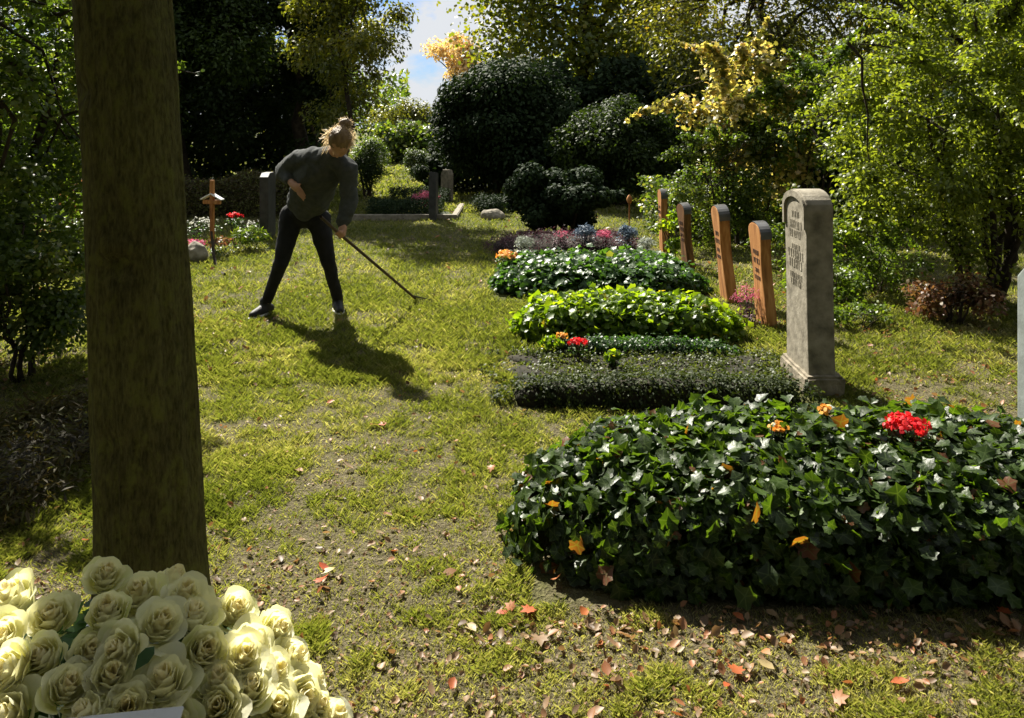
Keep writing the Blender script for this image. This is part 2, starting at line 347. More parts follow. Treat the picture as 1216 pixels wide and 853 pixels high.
class Cloud:
    def __init__(s): s.V, s.F, s.R, s.X, s.n, s.sm = [], [], [], [], 0, False
    def add(s, C, N, size, templ, rnd=None, up=None, rng=RNG):
        C = np.asarray(C, float); k = len(C)
        if k == 0: return
        N = norm(np.asarray(N, float)); size = np.broadcast_to(np.asarray(size, float), (k,))
        tv, tf = TEMPL[templ]
        r = rng.normal(size=(k, 3)) if up is None else np.asarray(up, float) + rng.normal(size=(k, 3)) * .35
        x = norm(np.cross(N, r)); y = np.cross(N, x) * -1
        V = C[:, None, :] + size[:, None, None] * (tv[None, :, 0:1] * x[:, None] + tv[None, :, 1:2] * y[:, None] + tv[None, :, 2:3] * N[:, None])
        m = len(tv)
        s.V.append(V.reshape(-1, 3))
        s.F.append((tf[None] + (np.arange(k) * m)[:, None, None] + s.n).reshape(-1, 3)); s.n += k * m
        if rnd is None: rnd = rng.random(k)
        s.R.append(np.repeat(rnd, m)); s.X.append(np.tile(np.array(VEIN.get(templ, [0] * m), float), k)); s.sm = s.sm or templ in ('ivy', 'curl')
    def mesh(s, name):
        return mesh_np(name, np.concatenate(s.V), np.concatenate(s.F), rnd=np.clip(np.concatenate(s.R), 0, 1), clump=np.concatenate(s.X) if s.sm else None, smooth=s.sm)

def tube_np(paths, sides=7):
    """paths: list of (pts, radii) -> V, F (quads)"""
    V, F, n = [], [], 0
    for pts, rad in paths:
        pts = np.asarray(pts, float); k = len(pts)
        tan = norm(np.gradient(pts, axis=0))
        ref = np.array([0.3, .9, .1]); ref = ref if abs(tan[0] @ ref) < .9 else np.array([1., 0, 0])
        a = norm(np.cross(tan, ref)); b = np.cross(tan, a)
        th = np.linspace(0, 2 * np.pi, sides, endpoint=False)
        ring = pts[:, None] + np.asarray(rad)[:, None, None] * (np.cos(th)[None, :, None] * a[:, None] + np.sin(th)[None, :, None] * b[:, None])
        V.append(ring.reshape(-1, 3))
        for i in range(k - 1):
            for j in range(sides):
                F.append((n + i * sides + j, n + i * sides + (j + 1) % sides, n + (i + 1) * sides + (j + 1) % sides, n + (i + 1) * sides + j))
        n += k * sides
    return np.concatenate(V), np.array(F)
def limb(a, b, r0, r1, k=6, wob=.08, sag=0.0, rng=RNG):
    a, b = np.asarray(a, float), np.asarray(b, float)
    t = np.linspace(0, 1, k)[:, None]
    p = a + (b - a) * t
    ln = np.linalg.norm(b - a)
    p[1:-1] += rng.normal(size=(k - 2, 3)) * wob * ln * .4
    p[:, 2] += np.sin(t[:, 0] * np.pi) * sag * ln
    return p, np.linspace(r0, r1, k)

def plant(name, label, cat, base, stems, centres, radii, nleaf, size, mat, templ='oval', droop=.3, group=None, parts=('trunk', 'crown'),
          stem_r=.05, bark='twig', shell=.5, flat=1.0, limbs=10, topmat=None, topfrac=0, seed=1, rmix=.5):
    """A tree or shrub: centres/radii of foliage clumps in world space, limbs reaching into them."""
    rng = np.random.default_rng(seed)
    root = empty(name, base, label, cat, group)
    base = np.array(base, float)
    paths = []
    centres = np.asarray(centres, float); radii = np.asarray(radii, float)
    order = np.argsort(-radii)
    for s in stems:                      # stems: (start offset, end point, r0, r1)
        p, r = limb(base + np.array(s[0]), s[1], s[2], s[3], 8, .05, rng=rng); paths.append((p, r))
    tips = [p for p, r in paths]
    for i in order[:limbs]:
        st = tips[rng.integers(len(tips))]; j = rng.integers(len(st) // 2, len(st))
        paths.append(limb(st[j], centres[i], stem_r * .4, stem_r * .08, 6, .1, .06, rng=rng))
    V, F = tube_np(paths, 8)
    link(parts[0], mesh_np(name + ' wood', V, F, smooth=True), M[bark], root)
    pr = radii ** 2 / np.sum(radii ** 2)
    ci = rng.choice(len(centres), nleaf, p=pr)
    d = norm(rng.normal(size=(nleaf, 3)))
    rr = rng.random(nleaf) ** shell
    C = centres[ci] + d * (radii[ci] * rr)[:, None] * np.array([1, 1, flat])
    C[:, 2] = np.maximum(C[:, 2], .03)
    N = d * .5 + rng.normal(size=(nleaf, 3)) * .55 + np.array([0, 0, .6])
    up = d + np.array([0, 0, -droop])
    cr_ = rng.random(len(centres))[ci]
    rnd = np.clip(cr_ * (1 - rmix) + rng.random(nleaf) * rmix, 0, 1)
    c = Cloud(); c.add(C, N, size * (.7 + .6 * rng.random(nleaf)), templ, rnd, up=-up, rng=rng)
    link(parts[1], c.mesh(name + ' leaves'), M[mat], root)
    return root

def clumps_ellipsoid(c, r, n, rad, seed, outer=.45, zmin=None):
    rng = np.random.default_rng(seed)
    d = norm(rng.normal(size=(n, 3))); q = rng.random(n) ** outer
    C = np.array(c) + d * q[:, None] * (np.array(r) - rad * .6)
    if zmin is not None: C[:, 2] = np.maximum(C[:, 2], zmin)
    return C, rad * (.6 + .8 * rng.random(n))

# ------------------------------------------------------------------ far trees and hedges
def tree(name, label, cat, x, y, h, rx, ry, cz, rz, nclump, nleaf, size, mat, seed, group=None, tr=.16, templ='diamond', crad=None, droop=.3, flat=.8, outer=.45, forks=1, shell=.5):
    C, R = clumps_ellipsoid((x, y, cz), (rx, ry, rz), nclump, crad or (rx * .32), seed, outer, zmin=.3)
    rng = np.random.default_rng(seed + 99)
    stems = []
    for k in range(forks):
        a = rng.uniform(-.35, .35, 2) * rx * (forks > 1)
        stems.append(((rng.uniform(-.1, .1) * (forks > 1) * 3, 0, -.05), (x + a[0], y + a[1], cz + rz * .35), tr, tr * .3))
    return plant(name, label, cat, (x, y, 0), stems, C, R, nleaf, size, mat, templ, droop, group, stem_r=tr, seed=seed, limbs=14, flat=flat, shell=shell)

G_BACK = 'trees at the back of the cemetery'
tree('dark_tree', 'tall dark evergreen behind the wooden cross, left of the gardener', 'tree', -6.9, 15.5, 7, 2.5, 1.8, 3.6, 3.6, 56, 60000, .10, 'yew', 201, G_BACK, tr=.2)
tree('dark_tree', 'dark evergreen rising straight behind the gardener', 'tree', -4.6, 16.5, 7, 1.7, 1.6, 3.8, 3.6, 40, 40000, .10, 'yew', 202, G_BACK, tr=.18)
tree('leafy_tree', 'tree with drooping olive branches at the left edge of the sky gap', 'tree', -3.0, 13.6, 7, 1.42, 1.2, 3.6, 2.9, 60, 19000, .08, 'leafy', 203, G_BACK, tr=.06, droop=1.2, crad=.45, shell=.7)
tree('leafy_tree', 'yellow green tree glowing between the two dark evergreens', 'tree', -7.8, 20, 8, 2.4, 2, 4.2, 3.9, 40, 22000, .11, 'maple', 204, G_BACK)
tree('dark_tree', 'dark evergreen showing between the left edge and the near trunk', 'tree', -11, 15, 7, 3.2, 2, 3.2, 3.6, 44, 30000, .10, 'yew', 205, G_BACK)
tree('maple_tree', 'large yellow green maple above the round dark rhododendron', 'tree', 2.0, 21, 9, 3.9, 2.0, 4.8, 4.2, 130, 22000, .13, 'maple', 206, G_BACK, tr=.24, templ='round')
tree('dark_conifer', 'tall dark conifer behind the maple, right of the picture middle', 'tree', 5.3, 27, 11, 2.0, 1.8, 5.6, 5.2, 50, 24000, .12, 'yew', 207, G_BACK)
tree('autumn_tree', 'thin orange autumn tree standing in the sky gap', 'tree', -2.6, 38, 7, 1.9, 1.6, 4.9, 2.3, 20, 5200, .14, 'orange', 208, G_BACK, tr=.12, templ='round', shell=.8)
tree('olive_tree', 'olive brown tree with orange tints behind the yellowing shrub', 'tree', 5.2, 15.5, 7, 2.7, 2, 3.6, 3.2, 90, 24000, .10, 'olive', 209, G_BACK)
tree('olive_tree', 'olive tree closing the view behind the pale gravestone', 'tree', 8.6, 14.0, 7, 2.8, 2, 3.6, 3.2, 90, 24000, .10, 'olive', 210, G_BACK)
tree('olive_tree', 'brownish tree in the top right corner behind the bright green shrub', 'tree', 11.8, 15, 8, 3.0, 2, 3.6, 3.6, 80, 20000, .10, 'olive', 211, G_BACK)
tree('leafy_tree', 'green tree far behind the right end of the sky gap', 'tree', .4, 36, 8, 3.0, 2, 2.6, 2.4, 34, 12000, .14, 'maple', 212, G_BACK)
tree('leafy_tree', 'distant tree closing the end of the sunlit lawn', 'tree', -5.4, 40, 6, 2.6, 2, 1.6, 1.6, 34, 12000, .16, 'olive', 213, G_BACK)
tree('leafy_tree', 'distant dark tree behind the lit round bush', 'tree', -2.0, 46, 6, 2.4, 2, 1.2, 1.2, 30, 9000, .16, 'yewlit', 214, G_BACK)

# unseen trees added round the spot, outside the frame, to block sky light
src = bpy.data.objects['dark_tree']
for i, (x_, y_, wh) in enumerate([(-9, -3, 'left behind'), (-4.5, -8, 'behind, left of the path'), (2, -8.5, 'straight behind'), (7.5, -6, 'behind, right of the path'), (10, .5, 'at the right'), (11, 6, 'farther at the right'), (-9.5, 3, 'at the left'), (5, -3.5, 'close behind the spot at the right'), (-5, -3.5, 'close behind the spot at the left'), (-1.2, -5.2, 'close behind the spot in the middle'), (8.5, -2, 'at the right, a little back')]):
    c_ = src.copy(); sc.collection.objects.link(c_); c_.location = (x_, y_, 0); c_.rotation_euler = (0, 0, i * 1.3); c_.scale = (1.4, 1.4, 1.6)
    c_['label'] = 'dark evergreen added out of view to block sky light, standing ' + wh; c_['group'] = 'added sky-blocking evergreens'
    for ch in src.children:
        d_ = ch.copy(); sc.collection.objects.link(d_); d_.parent = c_

# far wood that closes the horizon
rng = np.random.default_rng(77)
wc = Cloud(); n = 60000
ang = rng.uniform(-1.1, 1.1, n); dist = rng.uniform(46, 58, n)
hx, hy = np.sin(ang) * dist, np.cos(ang) * dist
gap = (np.abs(hx / hy * FPX + CX - 522) < 38)
top = (2.6 + 3.5 * fbm(hx * .18, hy * .18, seed=5)) * np.where(gap, .28, 1) 
top = np.where(ang < -.2, top * 1.5, top); top = np.where(ang > .05, top * 1.5, top)
wc.add(np.c_[hx, hy, rng.random(n) ** .8 * top], rng.normal(size=(n, 3)) + [0, -.3, .5], rng.uniform(.25, .45, n), 'diamond', rng=rng)
setp(link('distant_wood', wc.mesh('distant wood'), M['yewlit']), 'far mass of trees closing the cemetery', 'wood', kind='stuff')

# middle distance shrubs
def shrub(name, label, x, y, rx, ry, top, n, size, mat, seed, nclump=30, templ='oval', sprays=0, cat='shrub', bottom=0.0, group=None, crad=None, stems=5, droop=.2, parts=('stems', 'foliage'), outer=.4, sr=.03, shell=.45, flat=.85, rmix=.5):
    cz, rz = (top + bottom) / 2, (top - bottom) / 2
    C, R = clumps_ellipsoid((x, y, cz), (rx, ry, rz), nclump, crad or min(rx, rz) * .38, seed, outer, zmin=.08)
    rng = np.random.default_rng(seed)
    st = []
    for k in range(sprays):                      # arching shoots that break the outline
        a = rng.uniform(0, 6.283); el = rng.uniform(.05, 1.3)
        dr = np.array([math.cos(a) * math.cos(el) * rx, math.sin(a) * math.cos(el) * ry, math.sin(el) * rz])
        q = rng.uniform(1.05, 1.32); p0 = np.array([x, y, cz]); e = p0 + dr * q; e[2] -= .12 * q * rx * math.cos(el)
        pts = [p0 + (e - p0) * t_ + np.array([0, 0, .22 * rx * math.sin(t_ * math.pi)]) for t_ in np.linspace(.55, 1, 7)]
        C = np.vstack([C, pts]); R = np.concatenate([R, np.linspace(.15, .05, 7) * rng.uniform(.7, 1.3)])
        st.append((tuple(pts[0] - np.array([x, y, 0])), tuple(pts[-1]), sr * .3, sr * .06))
    for k in range(stems):
        a = rng.uniform(0, 6.28); q = rng.uniform(.1, .6)
        st.append(((math.cos(a) * .1 * rx, math.sin(a) * .1 * ry, -.04), (x + math.cos(a) * q * rx, y + math.sin(a) * q * ry, cz + rz * rng.uniform(0, .5)), sr, sr * .35))
    return plant(name, label, cat, (x, y, 0), st, C, R, n, size, mat, templ, droop, group, parts=parts, stem_r=sr, seed=seed, limbs=12, shell=shell, flat=flat, rmix=rmix)

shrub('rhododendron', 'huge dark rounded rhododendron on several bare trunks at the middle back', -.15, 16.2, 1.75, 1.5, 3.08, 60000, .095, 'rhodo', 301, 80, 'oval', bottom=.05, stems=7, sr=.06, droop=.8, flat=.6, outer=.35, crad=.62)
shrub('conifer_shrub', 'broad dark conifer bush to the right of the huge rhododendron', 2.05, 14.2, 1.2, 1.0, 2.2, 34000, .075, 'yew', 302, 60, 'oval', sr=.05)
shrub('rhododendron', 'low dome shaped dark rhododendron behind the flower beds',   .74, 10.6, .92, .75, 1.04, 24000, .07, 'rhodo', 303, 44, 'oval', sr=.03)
shrub('clipped_bush', 'dark egg shaped clipped bush beside the gardener', -3.02, 15.9, .40, .38, 1.16, 9000, .035, 'yew', 304, 26, 'diamond', bottom=.1, crad=.2)
shrub('round_bush', 'pale sunlit round bush on the far bright lawn', -2.6, 21, .48, .42, .9, 6000, .06, 'box', 305, 24, 'diamond', crad=.2)
shrub('round_bush', 'small dark bush beyond the clipped one, left of the bright lawn', -4.5, 24, .7, .5, 1.2, 6000, .07, 'yewlit', 306, 24, 'diamond', crad=.3)
shrub('yellowing_shrub', 'tall shrub with yellow and orange leaves behind the wooden grave markers', 2.95, 9.6, 1.2, .7, 2.65, 7000, .066, 'yellow', 307, 40, 'maple', sprays=16, bottom=.35, sr=.02, crad=.30, shell=1.1, outer=.5, rmix=.85)
shrub('leafy_shrub', 'loose pale green shrub under the yellowing one', 2.6, 9.3, .8, .5, 1.7, 13000, .045, 'yewlit', 308, 50, 'oval', sprays=12, sr=.015, crad=.22, shell=.8)
shrub('yellowing_shrub', 'loose shrub with yellow tipped leaves behind the pale gravestone', 3.8, 9.4, 1.0, .7, 2.6, 9000, .055, 'bright', 309, 60, 'round', sprays=14, bottom=.6, sr=.02, crad=.22, shell=.8, rmix=.8)
shrub('leafy_shrub', 'small lime leaved plant between the two farthest wooden markers', 1.78, 8.4, .2, .2, .62, 500, .05, 'lime', 310, 8, 'oval', sr=.008, crad=.1)
shrub('green_shrub', 'large bright green small leaved shrub filling the right side', 4.0, 6.5, 1.4, 1.15, 2.7, 66000, .042, 'airy', 311, 150, 'oval', sprays=70, bottom=.15, sr=.035, stems=11, crad=.26, shell=.8, outer=.4, droop=.6, rmix=.75)
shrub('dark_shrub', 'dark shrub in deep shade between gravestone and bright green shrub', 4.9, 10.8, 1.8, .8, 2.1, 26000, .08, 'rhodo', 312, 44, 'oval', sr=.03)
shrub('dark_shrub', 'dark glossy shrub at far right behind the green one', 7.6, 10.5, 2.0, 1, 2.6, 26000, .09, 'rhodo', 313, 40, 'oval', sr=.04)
shrub('leafy_shrub', 'leafy evergreen shrub filling the left edge of the picture', -3.6, 5.0, 1.2, 1.2, 2.95, 52000, .045, 'yewlit', 314, 100, 'oval', sprays=40, bottom=.2, sr=.05, stems=7, crad=.3, shell=.8)
shrub('leafy_shrub', 'lower dark branches of evergreen reaching the lawn at the left edge', -2.9, 4.5, .5, .5, 1.2, 11000, .038, 'yewlit', 315, 34, 'oval', bottom=.1, sr=.015, crad=.17, shell=.7)
shrub('russet_shrub', 'russet leaved shrub seen between the left evergreen and the near trunk', -5.3, 9.2, .5, .5, 1.05, 4500, .05, 'red_leaf', 316, 22, 'oval', sr=.02, crad=.2)
shrub('leafy_shrub', 'pale leaved low bush between the left evergreen and the near trunk', -4.6, 8.0, .42, .4, .6, 3200, .045, 'box', 317, 18, 'oval', sr=.015, crad=.15)
shrub('dark_shrub', 'low dark bush left of the huge rhododendron trunks', -1.75, 17.5, .7, .6, 1.0, 7000, .06, 'rhodo', 318, 24, 'oval', sr=.03)
shrub('clipped_hedge', 'small dark clipped hedge block left of the dome shaped rhododendron', -.35, 12.9, .38, .5, .36, 5000, .035, 'rhodo', 319, 26, 'diamond', sr=.015, crad=.16)
shrub('leafy_shrub', 'russet tinged undergrowth at the foot of the bright green shrub', 3.35, 5.75, .4, .35, .42, 2600, .04, 'red_leaf', 320, 20, 'oval', sr=.012, crad=.13, shell=.8)
shrub('leafy_shrub', 'weedy low plants spreading on the lawn left of the bright green shrub', 2.75, 6.5, .5, .45, .35, 2600, .035, 'bright', 321, 24, 'oval', sr=.01, crad=.12, shell=.8)

shrub('leafy_shrub', 'bright weeds on the lawn between the pale pillar and the green shrub', 2.95, 7.6, .6, .5, .5, 3200, .04, 'bright', 331, 28, 'oval', sprays=10, sr=.01, crad=.14, shell=.8)
shrub('leafy_shrub', 'low weeds under the branches of the green shrub', 3.3, 6.9, .6, .5, .6, 3600, .038, 'bright', 332, 28, 'oval', sprays=10, sr=.01, crad=.15, shell=.8)
shrub('leafy_shrub', 'tiny weeds close behind the pale stone pillar', 2.55, 5.6, .35, .3, .2, 1100, .03, 'bright', 333, 18, 'oval', sr=.006, crad=.08, shell=.8)
# hedge behind the left graves
def hedge(label, x0, x1, y, h, t, n, size, mat, seed, templ='oval', name='hedge', cat='hedge', z0=0):
    rng = np.random.default_rng(seed)
    root = empty(name, ((x0 + x1) / 2, y, 0), label, cat)
    C = np.c_[rng.uniform(x0, x1, n), y + rng.normal(size=n) * t * .45, z0 + rng.random(n) ** .8 * h * (.85 + .3 * fbm(rng.uniform(0, 1, n) * 0 + 1, np.zeros(n)))]
    C[:, 2] *= .85 + .3 * vnoise(C[:, 0] * 2.5, C[:, 0] * 0, seed=seed)
    c = Cloud(); c.add(C, rng.normal(size=(n, 3)) * .6 + [0, -.3, .6], size * rng.uniform(.7, 1.3, n), templ, rng=rng)
    link('foliage', c.mesh(name), M[mat], root)
    paths = []
    for k in range(max(4, int((x1 - x0) / .18))):
        x = rng.uniform(x0, x1); paths.append(limb((x, y, -.03), (x + rng.normal() * .1, y + rng.normal() * .05, z0 + h * .85), .012, .004, 5, .05, rng=rng))
    V, F = tube_np(paths, 5); link('stems', mesh_np(name + ' stems', V, F), M['twig'], root)
    return root
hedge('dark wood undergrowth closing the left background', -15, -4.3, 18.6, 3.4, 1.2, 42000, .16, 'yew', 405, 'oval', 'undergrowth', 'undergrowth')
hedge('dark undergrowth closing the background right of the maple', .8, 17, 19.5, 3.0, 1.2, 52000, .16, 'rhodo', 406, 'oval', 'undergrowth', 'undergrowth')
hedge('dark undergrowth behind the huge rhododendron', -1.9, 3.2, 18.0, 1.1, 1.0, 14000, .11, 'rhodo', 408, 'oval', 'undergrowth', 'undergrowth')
hedge('low dark greenery filling the ground behind the wooden markers', 1.9, 4.8, 10.6, .7, .9, 14000, .07, 'yewlit', 409, 'oval', 'undergrowth', 'undergrowth')
hedge('dark undergrowth behind the sunlit lawn', -5.5, .5, 31, 1.5, 1.2, 16000, .2, 'yewlit', 407, 'oval', 'undergrowth', 'undergrowth')
hedge('grey brown hedge behind the wooden cross', -6.3, -3.3, 12.6, .72, .5, 14000, .045, 'tuft', 401)
hedge('dark low hedge across the kerbed graves, nearer row', -2.4, -1.15, 12.7, .30, .5, 7000, .035, 'rhodo', 402, 'diamond')
hedge('dark low hedge across the kerbed graves, farther row', -2.35, -1.2, 14.6, .33, .4, 5000, .035, 'rhodo', 403, 'diamond')
shrub('heather_plant', 'pinkish bush beside the small dark gravestone on the kerbed grave', -1.5, 13.0, .25, .25, .42, 1500, .035, 'pink_petal', 322, 12, 'narrow', cat='plant', sr=.008, crad=.1)

# ------------------------------------------------------------------ grass, litter
rng = np.random.default_rng(8)
BEDS = [(0.0, 2.55, 2.3, 3.25), (-.05, 1.7, 3.95, 5.05), (0, 1.65, 5.1, 5.75), (-.2, 1.75, 6.4, 7.75), (-.1, 1.7, 8.3, 9.6)]
def in_beds(x, y):
    m = np.zeros(len(x), bool)
    for a, b, c, d in BEDS: m |= (x > a + .06) & (x < b) & (y > c + .06) & (y < d - .04)
    return m
def scatter(n, y0, y1, p=2.0):
    u = rng.random(n)
    y = 1 / (1 / y0 + u * (1 / y1 - 1 / y0))           # denser close by, even in the picture
    x = rng.uniform(-.72, .72, n) * y + rng.normal(size=n) * .05
    return x, y
def blades(n, y0, y1, wmin, hmul=1.0):
    x, y = scatter(n, y0, y1)
    t = turfness(x, y)
    keep = (rng.random(n) < np.clip(t * 1.05 + .05, .12, 1)) & ~in_beds(x, y)
    x, y, t = x[keep], y[keep], t[keep]; k = len(x)
    z = ground_z(x, y) - .003
    h = hmul * (.014 + .024 * t) * rng.uniform(.5, 1.6, k)
    wd = wmin * np.maximum(1, y / 3.0) * rng.uniform(.7, 1.3, k)
    a = rng.uniform(0, 2 * np.pi, k); lean = rng.uniform(.3, 1.3, k) * h
    b = rng.uniform(0, 2 * np.pi, k)
    sx, sy = np.cos(a) * wd, np.sin(a) * wd
    lx, ly = np.cos(b) * lean, np.sin(b) * lean
    V = np.empty((k, 4, 3))
    V[:, 0] = np.c_[x - sx, y - sy, z]; V[:, 1] = np.c_[x + sx, y + sy, z]
    V[:, 2] = np.c_[x + lx * .4 + sx * .8, y + ly * .4 + sy * .8, z + h * .65]
    V[:, 3] = np.c_[x + lx, y + ly, z + h]
    F = np.array([[0, 1, 2], [0, 2, 3]])[None] + (np.arange(k) * 4)[:, None, None]
    r = np.clip(.47 + (fbm(x * 2, y * 2, seed=51) - .5) * .7 + rng.normal(size=k) * .17 + (1 - t) * .42, 0, 1)
    return V.reshape(-1, 3), F.reshape(-1, 3), np.repeat(r, 4)
parts = [blades(760000, 1.3, 5.0, .0010, .66), blades(260000, 4.4, 14, .0015, .95), blades(130000, 13, 46, .004, 1.5)]
V = []; F = []; R = []; o = 0
for v, f, r in parts:
    V.append(v); F.append(f + o); R.append(r); o += len(v)
setp(link('grass', mesh_np('grass blades', np.concatenate(V), np.concatenate(F), rnd=np.concatenate(R)), M['grass']),
     'short patchy grass covering the ground between the graves', 'grass', kind='stuff')

def litter(n, y0, y1, size, mat, name, label, templ='curl', xbias=None):
    x, y = scatter(n, y0, y1)
    keep = ~in_beds(x, y); x, y = x[keep], y[keep]; k = len(x)
    c = Cloud()
    c.add(np.c_[x, y, ground_z(x, y) + .008], rng.normal(size=(k, 3)) * .45 + [0, 0, 1], size * rng.uniform(.4, 1.3, k), templ, rng=rng)
    setp(link(name, c.mesh(name), M[mat]), label, 'litter', kind='stuff')
litter(11000, 1.3, 11, .015, 'litter', 'leaf_litter', 'small crumbs of dry brown leaf scattered over the soil')
x, y = scatter(2600, 1.4, 13); kk = ~in_beds(x, y); x, y = x[kk], y[kk]
c = Cloud(); c.add(np.c_[x, y, ground_z(x, y) + .012], rng.normal(size=(len(x), 3)) * .4 + [0, 0, 1], .024 * rng.uniform(.5, 1.4, len(x)) * np.maximum(1, y / 4), 'curl', rng=rng)
xe = np.concatenate([rng.uniform(-3.4, -1.7, 900), rng.uniform(1.7, 4.2, 1500)]); ye = np.concatenate([rng.uniform(2.2, 6, 900), rng.uniform(3.2, 8, 1500)])
c.add(np.c_[xe, ye, ground_z(xe, ye) + .012], rng.normal(size=(2400, 3)) * .45 + [0, 0, 1], .032 * rng.uniform(.5, 1.4, 2400), 'curl', rng=rng)
xe = rng.uniform(-.2, 2.4, 320); ye = 2.3 - np.abs(rng.normal(size=320)) * .14
c.add(np.c_[xe, ye, ground_z(xe, ye) + .012], rng.normal(size=(320, 3)) * .45 + [0, 0, 1], .03 * rng.uniform(.5, 1.4, 320), 'curl', rng=rng)
setp(link('scattered_leaves', c.mesh('scattered leaves'), M['strewn']), 'yellow and brown leaves strewn thinly over the lawn', 'litter', kind='stuff')

# the larger fallen leaves, each its own thing
def leaf_mesh(seed, templ, s, col):
    r_ = np.random.default_rng(seed); c = Cloud()
    c.add([[0, 0, 0]], [[r_.normal() * .25, r_.normal() * .25, 1]], s, templ, np.array([col]), rng=r_)
    v = c.V[0]; v[:, 2] += .6 * s * ((v[:, 0] / s) ** 2) * r_.uniform(.1, .5); v[:, 2] -= v[:, 2].min()
    return c.mesh('fallen leaf')
spots = [(459, 509, 0), (388, 482, .1), (390, 687, .0), (398, 684, 1), (380, 703, 0), (84, 543, 0), (70, 535, .1), (604, 732, 0), (635, 729, .05), (553, 747, .9),
         (690, 738, .15), (860, 822, .05), (875, 806, .1), (535, 828, .1), (392, 842, 0), (905, 778, .3), (610, 728, .2), (267, 598, .95), (595, 632, .2), (525, 690, .4),
         (640, 760, .6), (795, 775, .4), (920, 800, .9), (1010, 790, .6), (1200, 730, .05), (1195, 760, .5), (455, 640, .8), (350, 560, .3), (585, 560, .3), (500, 600, .6), (420, 560, .7), (560, 500, .4), (990, 835, .3), (1080, 820, .1), (740, 815, .5), (870, 735, .1), (660, 700, .2)]
fallen = {}
for i, (px, py, col) in enumerate(spots):
    d = FPX * CAMH / (py - HY)
    X = PX(px, d); o = link('fallen_leaf', leaf_mesh(600 + i, 'maple' if i % 4 == 0 else ('curl' if i % 4 < 3 else 'oval'), random.uniform(.034, .052), col), M['autumn'])
    o.location = (X, d, float(ground_z(X, d)) + .014)
    nm = 'orange red' if col < .15 else ('brown' if col < .5 else ('tan' if col < .85 else 'pale yellow'))
    where = 'on the soil before the ivy grave' if X > -.02 * d and d < 2.6 else ('on the lawn left of the near trunk' if px < 110 else ('on the worn lawn near the roses' if d < 2.75 else 'on the lawn between trunk and graves'))
    o['category'] = 'leaf'; o['group'] = 'larger fallen leaves'; fallen.setdefault((nm, where), []).append((d, o))
ORD = ['nearest', 'second nearest', 'third nearest', 'fourth nearest', 'fifth nearest', 'sixth nearest', 'seventh nearest', 'eighth nearest', 'ninth nearest', 'tenth nearest', 'eleventh nearest', 'farthest']
for (nm, where), ls in fallen.items():
    for k, (d, o) in enumerate(sorted(ls, key=lambda q: q[0])):
        o['label'] = ('%s fallen leaf %s' % (nm, where)) if len(ls) == 1 else '%s fallen leaf %s, %s of these' % (nm, where, ORD[min(k, 11)])

# ------------------------------------------------------------------ planted grave beds
def superdome(n, a, b, h, e, rng, noise=.05, ns=3.0, seed=0):
    """points + normals on a box-like dome (half extents a,b height h, exponent e)"""
    areas = np.array([4 * a * b, 2 * a * h, 2 * a * h, 2 * b * h, 2 * b * h]); f = rng.choice(5, n, p=areas / areas.sum())
    u, v, t = rng.uniform(-1, 1, n), rng.uniform(-1, 1, n), rng.random(n)
    p = np.zeros((n, 3))
    p[f == 0] = np.c_[u, v, np.ones(n)][f == 0]; p[f == 1] = np.c_[u, np.full(n, -1.), t][f == 1]
    p[f == 2] = np.c_[u, np.ones(n), t][f == 2]; p[f == 3] = np.c_[np.full(n, -1.), v, t][f == 3]; p[f == 4] = np.c_[np.ones(n), v, t][f == 4]
    s = (np.abs(p) ** e).sum(1) ** (-1 / e); q = p * s[:, None]
    nn = np.sign(q) * np.abs(q) ** (e - 1) / np.array([a, b, h]); nn = norm(nn)
    W = q * np.array([a, b, h])
    k = 1 + noise * 2 * (fbm(W[:, 0] * ns + 50, W[:, 1] * ns + 50, W[:, 2] * ns + 50, seed=seed, oct=3) - .5)
    return W * k[:, None], nn
def dome_core(a, b, h, e, sc_=.86, ns=3.0, noise=.05, seed=0):
    u = np.linspace(0, 2 * np.pi, 48, endpoint=False); v = np.linspace(0, np.pi / 2, 14)
    U, Vv = np.meshgrid(u, v); d = np.stack([np.cos(U) * np.cos(Vv), np.sin(U) * np.cos(Vv), np.sin(Vv)], -1).reshape(-1, 3)
    s = (np.abs(d) ** e).sum(1) ** (-1 / e); W = d * s[:, None] * np.array([a, b, h])
    k = 1 + noise * 2 * (fbm(W[:, 0] * ns + 50, W[:, 1] * ns + 50, W[:, 2] * ns + 50, seed=seed, oct=3) - .5)
    W = W * k[:, None] * sc_
    idx = np.arange(14 * 48).reshape(14, 48); F = []
    F = np.stack([idx[:-1], np.roll(idx, -1, 1)[:-1], np.roll(idx, -1, 1)[1:], idx[1:]], -1).reshape(-1, 4)
    return W, F
